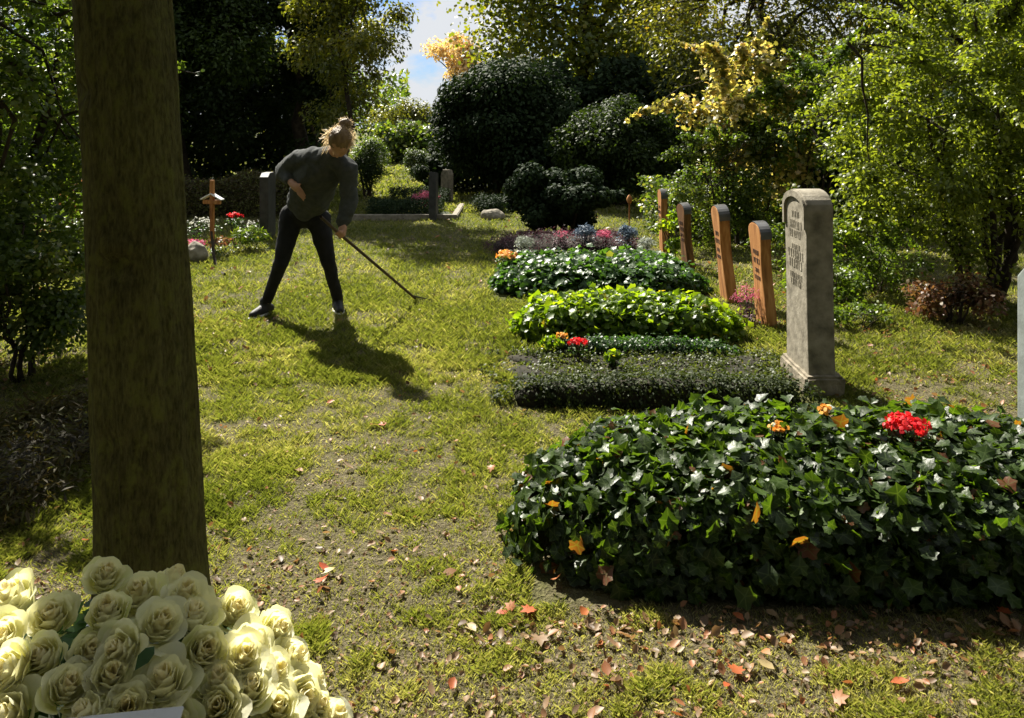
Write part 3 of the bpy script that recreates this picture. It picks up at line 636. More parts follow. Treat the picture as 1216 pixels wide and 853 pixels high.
def bed(name, label, x0, x1, y0, y1, h, n, size, mat, templ, e=3.5, noise=.06, seed=1, cat='grave bed', face=.5, ns=3.0, depth=.05, core=.86, gloss_up=.5, rbias=0, dis=.45, brown=.012, smin=.55):
    rng = np.random.default_rng(seed)
    cx, cy, a, b = (x0 + x1) / 2, (y0 + y1) / 2, (x1 - x0) / 2, (y1 - y0) / 2
    root = empty(name, (cx, cy, 0), label, cat)
    W, F = dome_core(a, b, h, e, core, ns, noise, seed)
    W[:, 2] -= .01
    link('stem_mass', mesh_np(name + ' core', W + [cx, cy, 0], F, smooth=True), M['core'], root)
    C, N = superdome(n, a, b, h, e, rng, noise, ns, seed)
    C = C + N * (rng.uniform(-depth, depth * .35, n) + (rng.random(n) < .06) * rng.random(n) * depth * 1.1)[:, None]
    C[:, 2] = np.maximum(C[:, 2], .012)
    NN = N * face + np.array([0, 0, gloss_up]) + rng.normal(size=(n, 3)) * dis
    rnd = np.clip(rng.random(n) * .6 + .4 * fbm(C[:, 0] * 4 + 9, C[:, 1] * 4 + 9, seed=seed + 4) + rbias, 0, .955)
    rnd[rng.random(n) < brown] = 1.0
    up = N * .8 + np.array([0, 0, -.7])
    c = Cloud(); c.add(C + [cx, cy, 0], NN, size * rng.uniform(smin, 1.35, n), templ, rnd, up=-up, rng=rng)
    link('leaves', c.mesh(name + ' leaves'), M[mat], root)
    return root
bed('ivy_bed', 'big mound of dark glossy ivy on the nearest grave', .02, 2.5, 2.36, 3.3, .345, 14000, .050, 'ivy', 'ivy', 2.9, .10, 41, 'ivy', .7, ns=2.6, depth=.06, dis=.5, gloss_up=.3, brown=.035, smin=.4)
bed('low_grave_bed', 'flat pale small leaved ground cover on the second grave before the pale stone', .0, 1.62, 4.2, 4.95, .06, 11000, .022, 'low', 'oval', 5, .5, 42, 'ground cover', .3, depth=.03, ns=6, dis=.7)
bed('edging_plants', 'dense low dark edging along the front of the second grave', -.06, 1.70, 4.0, 4.22, .14, 9000, .022, 'rhodo2', 'oval', 3.2, .25, 43, 'edging', .5, ns=5)
bed('edging_plants', 'short dark green strip at the back of the second grave', .2, 1.5, 4.82, 5.0, .12, 6500, .024, 'mixed', 'oval', 3.2, .3, 48, 'edging', .5, ns=5)
bed('lime_bed', 'bushy lime green leafy bed on the third grave', .0, 1.62, 5.08, 5.78, .27, 6500, .052, 'lime', 'ivy', 2.8, .12, 44, 'grave bed', .4, ns=4, depth=.06, rbias=.05)
bed('ivy_bed', 'long dark strawberry leaved bed on the fourth grave', -.18, 1.75, 6.4, 7.75, .27, 8500, .055, 'mixed', 'ivy', 2.6, .14, 45, 'grave bed', .5, ns=4, depth=.07)
bed('heather_bed', 'low dark heather bed before the dome shaped rhododendron', -.35, 1.6, 8.6, 9.7, .2, 5000, .04, 'heather', 'narrow', 3, .2, 46, 'grave bed', .3, ns=5, depth=.06)
bed('ground_cover', 'dark low plants on the soil at the lower left corner', -2.6, -1.75, 2.6, 4.15, .12, 6500, .045, 'tuft', 'narrow', 2.5, .3, 47, 'ground cover', .2, ns=4, depth=.08, core=.6)

# flowers in the beds
def flowers(name, label, x, y, z, r, n, mat, seed, size=.02, h=.06, leafy='mixed', templ='round', cat='flowers', flat=.45, nl=120, ls=.035):
    rng = np.random.default_rng(seed)
    root = empty(name, (x, y, 0), label, cat)
    d = norm(rng.normal(size=(n, 3)) + [0, 0, .3]); d[:, 2] = np.abs(d[:, 2])
    C = np.array([x, y, z]) + d * (r * rng.random(n) ** .4)[:, None] * [1, 1, flat] + [0, 0, h * .4]
    c = Cloud()
    for k in range(4):        # four petals a floret
        c.add(C + rng.normal(size=(n, 3)) * size * .1, d + rng.normal(size=(n, 3)) * .5, size * rng.uniform(.8, 1.2, n), templ, rng=rng)
    link('petals', c.mesh(name), M[mat], root)
    C2 = np.array([x, y, z - h * .3]) + norm(rng.normal(size=(nl, 3))) * (r * 1.1 * rng.random(nl) ** .5)[:, None] * [1, 1, flat]
    c2 = Cloud(); c2.add(C2, rng.normal(size=(nl, 3)) * .4 + [0, 0, 1], ls * rng.uniform(.7, 1.2, nl), 'oval', rng=rng)
    link('foliage', c2.mesh(name + ' leaves'), M[leafy], root)
    V, F = tube_np([limb((x + rng.normal() * r * .3, y + rng.normal() * r * .3, max(0, z - .25)), C[k], .003, .0015, 4, .05, rng=rng) for k in range(min(n, 14))], 4)
    link('stems', mesh_np(name + ' stems', V, F), M['core'], root)
    return root
flowers('begonia', 'red begonia in bloom on the nearest ivy mound', PX(1078, 2.8), 2.8, .37, .085, 70, 'red_petal', 61, .019, .05)
flowers('begonia', 'small orange bloom on the nearest ivy mound left of the red one', PX(925, 2.85), 2.85, .355, .03, 10, 'orange_petal', 62, .02, .04, nl=20)
flowers('begonia', 'small yellow orange bloom among the ivy nearer the headstone row', PX(978, 3.0), 3.0, .36, .03, 10, 'orange_petal', 63, .02, .04, nl=20)
flowers('cyclamen', 'red cyclamen at the left of the second grave', PX(686, 4.75), 4.75, .12, .06, 26, 'red_petal', 64, .02, .05, nl=40)
flowers('cyclamen', 'orange flower beside the red cyclamen on the second grave', PX(668, 4.9), 4.9, .12, .045, 14, 'orange_petal', 65, .018, .05, nl=30)
flowers('lime_plant', 'small lime leaved seedling in the middle of the second grave', PX(728, 4.55), 4.55, .1, .05, 40, 'lime', 66, .03, .05, nl=20)
flowers('lime_plant', 'lime leaved plant at the left edge of the second grave', PX(655, 4.9), 4.9, .08, .09, 70, 'lime', 67, .025, .05, nl=30)
flowers('heather_plant', 'magenta heather at the foot of the nearer wooden marker', PX(888, 5.75), 5.75, .12, .13, 150, 'pink_petal', 68, .018, .16, 'heather', 'narrow', 'plant', flat=.9)
flowers('pansy', 'orange yellow pansies at the left end of the fourth grave', PX(602, 7.35), 7.35, .22, .12, 45, 'orange_petal', 69, .03, .05)
flowers('silver_plant', 'silver leaved plant beside the orange pansies', PX(622, 7.8), 7.8, .24, .12, 90, 'silver', 70, .04, .08, 'silver', 'narrow', 'plant', flat=.8)
flowers('heather_plant', 'bright pink heather in the middle of the heather bed', PX(718, 8.7), 8.7, .2, .10, 90, 'pink_petal', 71, .03, .09, 'heather', 'narrow', 'plant', flat=.8)
flowers('heather_plant', 'dusky pink heather at the left of the heather bed', PX(668, 8.75), 8.75, .2, .10, 30, 'pink_petal', 72, .025, .08, 'heather', 'narrow', 'plant', flat=.8)
flowers('blue_fescue', 'blue grey tuft left of the bright pink heather', PX(695, 8.8), 8.8, .22, .13, 120, 'blue_leaf', 73, .05, .08, 'blue_leaf', 'narrow', 'plant', flat=.8)
flowers('blue_fescue', 'blue grey tuft right of the bright pink heather', PX(745, 8.8), 8.8, .22, .12, 120, 'blue_leaf', 74, .05, .08, 'blue_leaf', 'narrow', 'plant', flat=.8)
flowers('silver_plant', 'pale silver clump near the farther wooden markers', PX(768, 8.2), 8.2, .2, .1, 80, 'silver', 75, .04, .06, 'silver', 'narrow', 'plant', flat=.7)
flowers('autumn_flowers', 'orange red flowers at the foot of the wooden cross', PX(262, 8.8), 8.8, .10, .18, 60, 'red_leaf', 76, .03, .08)
flowers('geranium', 'red and pink geraniums on the grave right of the wooden cross', PX(279, 9.6), 9.6, .32, .11, 26, 'red_petal', 77, .026, .1)
flowers('white_flowers', 'row of white flowers behind the wooden cross', PX(238, 9.8), 9.8, .20, .3, 30, 'white_petal', 78, .024, .08, flat=.3)
flowers('white_flowers', 'white flowers right of the red geraniums', PX(297, 9.8), 9.8, .20, .2, 16, 'white_petal', 79, .022, .08, flat=.3)
flowers('pink_flowers', 'pale pink flowers beside the near trunk', PX(232, 8.5), 8.5, .14, .12, 40, 'pink_petal', 80, .03, .08)
flowers('fern_tuft', 'bright green feathery tuft between the cross and the gardener', PX(297, 9.1), 9.1, .08, .24, 260, 'bright', 81, .06, .12, 'bright', 'narrow', 'plant', flat=.7)
flowers('white_flowers', 'pale leaved clump on the kerb end by the small dark gravestone', PX(530, 12.3), 12.3, .05, .1, 30, 'silver', 82, .03, .04, 'silver', 'narrow', 'plant')

# ------------------------------------------------------------------ box / prism tools
def rough(me, amt, sc_, seed=0, levels=0):
    n = len(me.vertices); co_ = np.empty(n * 3, np.float32); me.vertices.foreach_get('co', co_); c = co_.reshape(-1, 3).astype(float)
    for k in range(3):
        c[:, k] += (fbm(c[:, 0] * sc_ + 7 * k + 50, c[:, 1] * sc_ + 50, c[:, 2] * sc_ + 50, seed=seed + k) - .5) * 2 * amt
    me.vertices.foreach_set('co', c.astype(np.float32).ravel()); me.update(); return me
def bm_mesh(bm, name):
    bmesh.ops.recalc_face_normals(bm, faces=bm.faces); me = bpy.data.meshes.new(name); bm.to_mesh(me); bm.free(); return me
def prism(outline, t0, t1, bevel=.006, name='prism', cuts=0):
    """outline in (y,z); extruded along x from t0 to t1"""
    bm = bmesh.new()
    vs = [bm.verts.new((t0, p[0], p[1])) for p in outline]
    f = bm.faces.new(vs)
    r = bmesh.ops.extrude_face_region(bm, geom=[f])
    bmesh.ops.translate(bm, vec=(t1 - t0, 0, 0), verts=[v for v in r['geom'] if isinstance(v, bmesh.types.BMVert)])
    if bevel:
        es = [e for e in bm.edges if len(e.link_faces) == 2 and e.calc_face_angle(0) > .5]
        bmesh.ops.bevel(bm, geom=es, offset=bevel, segments=2, affect='EDGES', profile=.6)
    return bm_mesh(bm, name)
def box(bm, c, s, rot=None):
    m = Matrix.Translation(c) @ (rot.to_4x4() if rot else Matrix()) @ Matrix.Diagonal((*s, 1))
    return bmesh.ops.create_cube(bm, size=1, matrix=m)['verts']
def bbox_mesh(c, s, bevel=.01, name='block', sub=0, amt=0, seed=0):
    bm = bmesh.new(); box(bm, c, s)
    if bevel: bmesh.ops.bevel(bm, geom=list(bm.edges), offset=bevel, segments=2, affect='EDGES')
    if sub: bmesh.ops.subdivide_edges(bm, edges=[e for e in bm.edges if e.calc_length() > .03], cuts=sub, use_grid_fill=True)
    me = bm_mesh(bm, name)
    if amt: rough(me, amt, 12, seed)
    return me

# ------------------------------------------------------------------ the pale gravestone
def arch(w, h, rise, n=12, shoulder=0):
    pts = [(-w / 2, 0), (w / 2, 0), (w / 2, h - rise)]
    for i in range(1, n):
        a = math.pi * i / n; pts.append((w / 2 * math.cos(a) * (1 - shoulder), h - rise + rise * math.sin(a)))
    pts.append((-w / 2, h - rise)); return pts
def glyph_rows(rows, x, yc, depth, rng, raised=True, lean=0):
    """unreadable worn letters as small raised strokes on a face looking to -x"""
    bm = bmesh.new()
    for (z, h, wd) in rows:
        y = yc - wd / 2
        while y < yc + wd / 2:
            gw = h * rng.uniform(.35, .6)
            kind = rng.integers(4)
            st = [(0, 0, .18, 1)]
            if kind == 0: st += [(.5, .41, .8, .16)]
            if kind == 1: st += [(.5, .42, .8, .16), (.5, -.42, .8, .16)]
            if kind == 2: st += [(.7, 0, .18, 1), (.35, .0, .6, .16)]
            if kind == 3: st += [(.45, .2, .2, .6), (.45, -.25, .6, .16)]
            for (dy, dz, sy, sz) in st:
                box(bm, (x, y + dy * gw, z + dz * h), (depth, max(.006, sy * gw), max(.006, sz * h)))
            y += gw * 1.6
    return bm_mesh(bm, 'letters')

root = empty('gravestone', (1.74, 4.42, 0), 'tall pale stone grave pillar with arched top and raised lettering', 'gravestone')
bd = arch(.38, 1.135, .10); X0, X1 = -.075, .075
# slightly waisted pillar
bd2 = []
for k in range(9): bd2.append((.19 - .012 * math.sin(k / 8 * math.pi), .10 + k / 8 * .93))
bd_out = [(-a, b) for a, b in reversed(bd2)]
outl = [(-.19, .10)] + [] 
outl = bd2 + [(.19 * math.cos(math.pi * i / 12), 1.035 + .10 * math.sin(math.pi * i / 12)) for i in range(1, 12)] + bd_out
me = prism(outl, X0, X1, .008, 'pillar')
link('pillar', me, M['stone'], root, (0, 0, 0))
inner = [(a * .84, b) for a, b in bd2[0:]] + [(.16 * math.cos(math.pi * i / 12), 1.02 + .075 * math.sin(math.pi * i / 12)) for i in range(1, 12)] + [(-a * .84, b) for a, b in reversed(bd2)]
# raised moulding round the arch
bm = bmesh.new()
o1 = [(.186 * math.cos(math.pi * i / 16), 1.03 + .098 * math.sin(math.pi * i / 16)) for i in range(17)]
i1 = [(.158 * math.cos(math.pi * i / 16), 1.02 + .072 * math.sin(math.pi * i / 16)) for i in range(17)]
o1 = [(.186, .92)] + o1 + [(-.186, .92)]; i1 = [(.158, .92)] + i1 + [(-.158, .92)]
va = [[bm.verts.new((xx, p[0], p[1])) for p in q] for xx in (X0 - .014, X0 + .004) for q in (o1, i1)]
for k in range(len(o1) - 1):
    for a, b in ((0, 1), (1, 3), (3, 2), (2, 0)):
        bm.faces.new((va[a][k], va[a][k + 1], va[b][k + 1], va[b][k]))
link('moulding', bm_mesh(bm, 'moulding'), M['stone'], root, (0, 0, 0))
rg = np.random.default_rng(3)
link('lettering', glyph_rows([(.99, .035, .12), (.93, .045, .2), (.875, .04, .16), (.80, .03, .14), (.755, .05, .24), (.70, .05, .2), (.63, .035, .2), (.59, .035, .16)], X0 + .001, 0, .008, rg), M['stone'], root, (0, 0, 0))
link('base', bbox_mesh((.005, 0, .045), (.22, .46, .13), .015, 'base', 3, .008, 5), M['stone_base'], root, (0, 0, 0))
root.rotation_euler = (0, math.radians(-.8), math.radians(-2))

root = empty('gravestone', (2.225, 3.05, 0), 'grey green slab cut off by the right edge of the picture', 'gravestone')
me = prism([(-.2, -.05), (.2, -.05), (.2, .86), (.15, .91), (-.15, .91), (-.2, .86)], -.06, .06, .008, 'slab')
link('slab', me, M['green_stone'], root, (0, 0, 0))
link('lettering', glyph_rows([(.75, .04, .22), (.66, .04, .26), (.57, .035, .2)], -.062, 0, .006, rg), M['dark_stone'], root, (0, 0, 0))

# ------------------------------------------------------------------ wooden markers
def marker(label, x, y, h, lean, wd=.28, th=.078, seed=0, yaw=0, waist=.03, dark=False):
    root = empty('wooden_marker', (x, y, -.02), label, 'grave marker', 'wooden grave markers in a row')
    n = 14; R_, L_ = [], []
    for k in range(n + 1):
        t = k / n; ww = wd / 2 - waist * math.sin(t * math.pi * 1.15) * (1 if t < .85 else .4) + .012 * math.sin(t * 7)
        R_.append((ww, t * h * .9)); L_.append((-ww, t * h * .9))
    w2 = R_[-1][0]
    topc = [(w2 * math.cos(math.pi * i / 8), h * .9 + h * .1 * math.sin(math.pi * i / 8)) for i in range(1, 8)]
    link('board', rough(prism(R_ + topc + L_[::-1], -th / 2, th / 2, .008, 'board'), .003, 6, seed), M['old_wood_shaded' if dark else 'wood'], root, (0, 0, 0))
    # metal cap following the top
    bm = bmesh.new(); N_ = 12
    prof = [(w2 + .006, h * .86)] + [((w2 + .006) * math.cos(math.pi * i / N_), h * .9 + (h * .1 + .006) * math.sin(math.pi * i / N_)) for i in range(N_ + 1)] + [(-w2 - .006, h * .86)]
    a = [bm.verts.new((-th / 2 - .001, p[0], p[1])) for p in prof]; b = [bm.verts.new((th / 2 + .004, p[0], p[1])) for p in prof]
    c_ = [bm.verts.new((-th / 2 - .001, p[0] * .93, h * .9 + (p[1] - h * .9) * .93 if p[1] > h * .9 else p[1])) for p in prof]
    for k in range(len(prof) - 1):
        bm.faces.new((a[k], a[k + 1], b[k + 1], b[k]))
    link('cap', bm_mesh(bm, 'cap'), M['cap'], root, (0, 0, 0))
    rg = np.random.default_rng(seed + 5)
    link('lettering', glyph_rows([(h * .72, .035, wd * .45), (h * .64, .04, wd * .55), (h * .55, .03, wd * .35), (h * .48, .03, wd * .45)], -th / 2 - .001, 0, .004, rg), M['engrave'], root, (0, 0, 0))
    root.rotation_euler = (0, math.radians(lean), math.radians(yaw))
marker('nearest orange wooden grave marker, next to the pale stone pillar', PX(916, 5.62), 5.72, .80, -4.5, wd=.27, seed=1, waist=.022)
marker('second orange wooden grave marker, leaning left with worn lettering', PX(872, 6.4), 6.55, .84, -6, wd=.24, seed=2, waist=.03, th=.09)
marker('dark sided wooden marker seen nearly edge on behind the fourth grave', PX(822, 7.75), 7.9, .72, -5, wd=.2, seed=3, yaw=8, dark=True)
marker('farthest orange wooden marker beside the stake lantern', PX(792, 9.0), 9.15, .76, -2, wd=.2, seed=4, waist=.015)

# stake with lantern
root = empty('grave_lantern', (PX(747, 9.3), 9.3, 0), 'thin stake with small bulb shaped ornament behind the heather', 'lantern')
V, F = tube_np([([(0, 0, -.03), (0, 0, .2), (.004, 0, .56)], [.008, .008, .007])], 8); link('stake', mesh_np('stake', V, F, smooth=True), M['wood'], root, (0, 0, 0))
z = np.linspace(.54, .66, 12); V, F = tube_np([(np.c_[z * 0 + .004, z * 0, z], .004 + .03 * np.sin((z - .54) / .12 * np.pi) ** .7)], 12)
link('ornament', mesh_np('bulb', V, F, smooth=True), M['wood'], root, (0, 0, 0))

# ------------------------------------------------------------------ left middle: cross, post, kerb, small stones
root = empty('wooden_cross', (PX(252, 9.0), 9.0, 0), 'narrow wooden cross with sunlit tips painted white left of the gardener', 'grave cross')
link('post', bbox_mesh((0, 0, .42), (.05, .04, .88), .006, 'post'), M['wood'], root, (0, 0, 0))
link('arm', bbox_mesh((0, -.004, .60), (.24, .045, .05), .006, 'arm'), M['wood'], root, (0, 0, 0))
for s in (-1, 1):
    link('sunlit_top', bbox_mesh((0, 0, 0), (.17, .07, .014), .003, 'roof'), M['white'], root, (s * .07, 0, .665)).rotation_euler = (0, s * math.radians(25), 0)  # white boards stand in for sunlight on top of the cross
root.rotation_euler = (0, 0, math.radians(-18))
root = empty('gravestone', (PX(318, 10), 10, 0), 'tall thin dark slate stele just left of the gardener', 'gravestone')
link('slab', prism([(-.2, -.04), (.2, -.04), (.2, .84), (.1, .89), (-.1, .89), (-.2, .84)], -.055, .055, .006, 'slab'), M['dark_stone'], root, (0, 0, 0))
root.rotation_euler = (0, 0, math.radians(4))
root = empty('gravestone', (PX(515, 12.1), 12.1, 0), 'small dark gravestone with sunlit top at the end of the kerb', 'gravestone')
link('slab', prism([(-.2, -.04), (.2, -.04), (.2, .74), (-.2, .78)], -.055, .055, .006, 'slab'), M['dark_stone'], root, (0, 0, 0))
root = empty('gravestone', (PX(531, 15), 15, 0), 'grey gravestone behind the small dark one', 'gravestone')
link('slab', prism([(-.13, -.04), (.13, -.04), (.13, .55), (.08, .64), (-.08, .64), (-.13, .55)], -.06, .06, .008, 'slab'), M['stone_base'], root, (0, 0, 0))
root.rotation_euler = (0, 0, math.radians(40))
root = empty('grave_kerb', (PX(480, 12.1), 12.1, 0), 'pale stone kerb round the low hedged grave', 'kerb')
link('front_kerb', bbox_mesh((0, 0, .03), (1.7, .12, .12), .012, 'kerb', 3, .006, 3), M['stone'], root, (0, 0, 0))
link('side_kerb', bbox_mesh((.80, .95, .028), (.1, 1.75, .11), .012, 'kerb', 3, .006, 4), M['stone'], root, (0, 0, 0))
root = empty('rock', (PX(585, 12.2), 12.2, 0), 'pale rough rock at the foot of the small clipped hedge', 'rock')
bm = bmesh.new(); bmesh.ops.create_icosphere(bm, subdivisions=4, radius=.17, matrix=Matrix.Diagonal((1.2, .8, .6, 1))); me = bm_mesh(bm, 'rock'); rough(me, .05, 7, 8)
link('stone_body', me, M['stone'], root, (0, 0, .05))
root = empty('rock', (PX(232, 8.4), 8.4, 0), 'grey rounded stone beside the pink flowers near the trunk', 'rock')
bm = bmesh.new(); bmesh.ops.create_icosphere(bm, subdivisions=4, radius=.15, matrix=Matrix.Diagonal((.8, .8, 1.0, 1))); me = bm_mesh(bm, 'rock'); rough(me, .04, 7, 9)
link('stone_body', me, M['stone'], root, (0, 0, .07))
p0, p1, p2, p3 = P(251, 275, 8.3), P(254, 305, 8.2), P(258, 322, 8.0), P(267, 331, 7.6)
V, F = tube_np([([tuple(p0), tuple(p1), tuple(p2), (p3.x, p3.y, .01)], [.012, .016, .018, .02])], 8)
setp(link('bent_branch', mesh_np('bent branch', V, F, smooth=True), M['twig']), 'dark bent branch standing in the grass below the cross', 'branch')

# ------------------------------------------------------------------ foreground tree
def big_trunk():
    nz_, na = 150, 96
    z = np.linspace(-.12, 4.3, nz_); th = np.linspace(0, 2 * np.pi, na, endpoint=False)
    Z, TH = np.meshgrid(z, th, indexing='ij')
    r = .145 - .007 * Z + .05 * np.exp(-np.maximum(Z, 0) / .10) * (1 + .35 * np.cos(TH * 5 + 1)) 
    r += (fbm(np.cos(TH) * 5 + 20, np.sin(TH) * 5 + 20, Z * 1.2 + 20, seed=71) - .5) * .022
    r += (fbm(np.cos(TH) * 16 + 20, np.sin(TH) * 16 + 20, Z * 3 + 20, seed=75) - .5) * .012
    # bark ring scars
    for zz, a0, amp in ((1.60, 4.0, -.022), (1.12, 4.75, -.03), (1.16, 4.75, .02), (.62, 4.4, -.014)):
        r += amp * np.exp(-((Z - zz) / .03) ** 2) * np.exp(-(np.angle(np.exp(1j * (TH - a0))) / .35) ** 2)
    cx = -.060 * (Z - .0) + .015 * np.sin(Z * 1.3); cy = .01 * Z
    V = np.stack([cx + r * np.cos(TH), cy + r * np.sin(TH), Z], -1).reshape(-1, 3)
    idx = np.arange(nz_ * na).reshape(nz_, na); R1 = np.roll(idx, -1, 1)
    F = np.stack([idx[:-1], R1[:-1], R1[1:], idx[1:]], -1).reshape(-1, 4)
    return V, F
root = empty('tree', (-1.035, 2.2, 0), 'thick straight mossy trunk close to the camera behind the roses', 'tree')
V, F = big_trunk(); link('trunk', mesh_np('trunk', V, F, smooth=True), M['bark'], root, (0, 0, 0))
rng = np.random.default_rng(91)
C, R_ = clumps_ellipsoid((-.2, -.4, 7.6), (4.2, 3.9, 2.7), 60, 1.1, 92)
paths = [limb((-.2, .04, 4.2), C[k], .09, .012, 7, .08, .05, rng=rng) for k in range(0, 60, 3)]
V, F = tube_np(paths, 7); link('limbs', mesh_np('limbs', V, F, smooth=True), M['bark'], root, (0, 0, 0))
n = 26000; ci = rng.integers(60, size=n); d = norm(rng.normal(size=(n, 3)))
c = Cloud(); c.add(C[ci] + d * (R_[ci] * rng.random(n) ** .5)[:, None], rng.normal(size=(n, 3)) * .6 + [0, 0, .7], .16 * rng.uniform(.7, 1.2, n), 'maple', rng=rng)
link('crown', c.mesh('crown'), M['maple'], root, (0, 0, 0))  # crown out of view, made wide and dense to hold back sky light

# ------------------------------------------------------------------ rose arrangement
def rose_mesh(seed, openness=1.0, R=.048, green=0.0):
    rg = np.random.default_rng(seed); V, F, A, n = [], [], [], 0
    npet = 24; gu, gv = 9, 8
    for k in range(npet):
        t = k / (npet - 1)
        ang = k * 2.39996 + rg.normal() * .15
        rb = R * (.10 + .60 * t ** .8)                      # distance of petal wall from the axis
        wid = (1.25 - .45 * t) if t > .15 else 2.2            # half-angle the petal wraps
        hgt = R * (1.45 - .35 * t + rg.normal() * .07)
        curl = R * (.02 + .42 * t ** 2.5) * openness * (.7 + .6 * rg.random())
        z0 = -R * .15 * t
        u = np.linspace(-1, 1, gu); v = np.linspace(0, 1, gv); U, W = np.meshgrid(u, v)
        edge = 1 - .35 * np.abs(U) ** 2.4 * (.3 + .7 * t)    # rounded petal top
        Wv = W * edge
        rad = rb * (.28 + .72 * np.sin(np.minimum(Wv * 1.7, np.pi / 2))) + curl * np.clip(Wv - .45, 0, 1) ** 1.6 * 2.4
        z = z0 + hgt * (Wv - .22 * openness * t * np.clip(Wv - .62, 0, 1) ** 1.2 * 2.6)
        z = z + R * .035 * np.sin(U * 5 + k) * W ** 2 * (t > .3)
        rad = rad + R * .04 * np.cos(U * 6 + 2 * k) * W ** 3
        a = ang + U * wid * (.55 + .45 * np.sin(np.clip(W, 0, 1) * np.pi * .6))
        rad = rad * (1 + .06 * np.abs(U))
        P_ = np.stack([rad * np.cos(a), rad * np.sin(a), z], -1).reshape(-1, 3)
        idx = np.arange(gu * gv).reshape(gv, gu) + n
        F.append(np.stack([idx[:-1, :-1], idx[:-1, 1:], idx[1:, 1:], idx[1:, :-1]], -1).reshape(-1, 4))
        V.append(P_); n += gu * gv
        base = .05 + .6 * min(1, t * 1.8) + rg.normal() * .04
        col = base + green * t * (1 - W) * .5 + (.28 if t > .92 else 0) * (1 - W * .6)  # greener petal feet: own tint plus shade between blooms put into colour
        A.append(np.clip(col, 0, 1).ravel())
    V = np.concatenate(V); V[:, 2] -= R * .45
    return mesh_np('rose', V, np.concatenate(F), rnd=np.concatenate(A), smooth=True)

BC = np.array([-.64, 1.16])
def surf(x, y):
    r2 = ((x - BC[0]) / .36) ** 2 + ((y - BC[1]) / .30) ** 2
    return .765 - .125 * r2 - .10 * r2 ** 2
def hit(px, py):
    for d in np.arange(.7, 1.75, .004):
        if PZ(py, d) <= surf(PX(px, d), d): return d
    return 1.42
root = empty('rose_arrangement', (BC[0], BC[1], 0), 'big mounded arrangement of cream white roses on a pale plinth', 'flower arrangement')
rose_px = [(69, 690, 1.2), (22, 724, 1.0), (64, 738, .6), (128, 748, .25), (124, 704, .9), (168, 706, .8), (201, 678, .7), (217, 717, 1), (230, 742, 1), (187, 760, 1.1), (239, 783, .4),
           (197, 818, 1.25), (131, 812, 1.1), (148, 786, 1.0), (56, 790, .6), (6, 766, 1), (18, 815, .9), (78, 828, .9), (276, 728, 1), (322, 752, .7), (294, 766, 1.1), (286, 797, 1.2),
           (339, 783, 1.1), (352, 824, 1.3), (296, 832, 1), (262, 848, 1), (16, 850, 1.1), (205, 856, 1), (256, 816, .8), (105, 778, .6), (318, 806, 1.1), (368, 838, .9), (384, 868, 1.1), (362, 808, .7), (330, 856, 1), (150, 850, .8),
           (110, 858, 1), (-30, 740, 1), (-45, 790, 1), (-40, 840, 1), (-20, 900, 1), (60, 905, 1), (130, 905, .8), (200, 905, 1), (270, 905, 1), (340, 905, 1), (90, 960, 1), (180, 960, 1), (260, 960, 1), (40, 670, .9), (-70, 870, 1)]
pts = []
protos = [rose_mesh(900 + i, op, .047, gr) for i, (op, gr) in enumerate([(.25, .9), (.6, .5), (.9, .3), (1.05, .2), (1.25, .1), (1.0, .6), (.8, .1)])]
for i, (px, py, op) in enumerate(rose_px):
    d = hit(px, py); x = PX(px, d); z = min(surf(x, d), PZ(py, d) + .01)
    nrm = Vector(((x - BC[0]) * 1.6, (d - BC[1]) * 1.6 - .25, .62)).normalized()
    nrm = (nrm + Vector((random.uniform(-.45, .45), random.uniform(-.5, .3), random.uniform(-.1, .2)))).normalized()
    k = min(range(7), key=lambda j: abs([.25, .6, .9, 1.05, 1.25, 1.0, .8][j] - op) + random.random() * .12)
    me = protos[k]
    if not me.materials: me.materials.append(M['rose'])
    s = random.uniform(.76, .93) + .14 * max(0, op - .6)
    z += random.uniform(-.012, .018)
    q = nrm.to_track_quat('Z', 'Y').to_matrix() @ Matrix.Rotation(random.uniform(0, 6.28), 3, 'Z')
    o = link('rose', me, None, root, Vector((x, d, z)) - Vector(root.location)); o.rotation_euler = q.to_euler(); o.scale = (s, s, s)
    pts.append((x, d, z, nrm))
V, F = tube_np([([(BC[0], BC[1], .45), (x, d, z - .05)], [.004, .004]) for x, d, z, nn in pts], 5)
link('stems', mesh_np('rose stems', V, F), M['bright'], root)
c = Cloud(); rng = np.random.default_rng(17)
for x, d, z, nn in pts:
    if x > BC[0] + .2 or x < BC[0] - .25: continue
    k = 3; C = np.array([x, d, z - .045]) + rng.normal(size=(k, 3)) * .025; c.add(C, rng.normal(size=(k, 3)) * .4 + np.array(nn), .035, 'oval', rng=rng)
for k in range(420):
    a = rng.uniform(0, 6.283); q = math.sqrt(rng.random()); X_, Y_ = BC[0] + .30 * q * math.cos(a), BC[1] + .25 * q * math.sin(a)
    c.add([[X_, Y_, surf(X_, Y_) - .075]], [[rng.normal() * .5, rng.normal() * .5, 1]], .05, 'oval', rng=rng)
link('greenery', c.mesh('rose leaves'), M['mixed'], root)
bm = bmesh.new(); 
rs = [(.0, .40), (.17, .40), (.235, .56), (.24, .60), (.225, .60), (.18, .50), (0, .50)]
for k in range(len(rs)):
    pass
V = []; na = 48
for r, zz in rs:
    for j in range(na): V.append((r * 1.1 * math.cos(2 * math.pi * j / na), r * math.sin(2 * math.pi * j / na), zz))
idx = np.arange(len(rs) * na).reshape(len(rs), na); R1 = np.roll(idx, -1, 1)
link('bowl', mesh_np('bowl', np.array(V), np.stack([idx[:-1], R1[:-1], R1[1:], idx[1:]], -1).reshape(-1, 4), smooth=True), M['white'], root, (0, 0, 0))
bm.free()
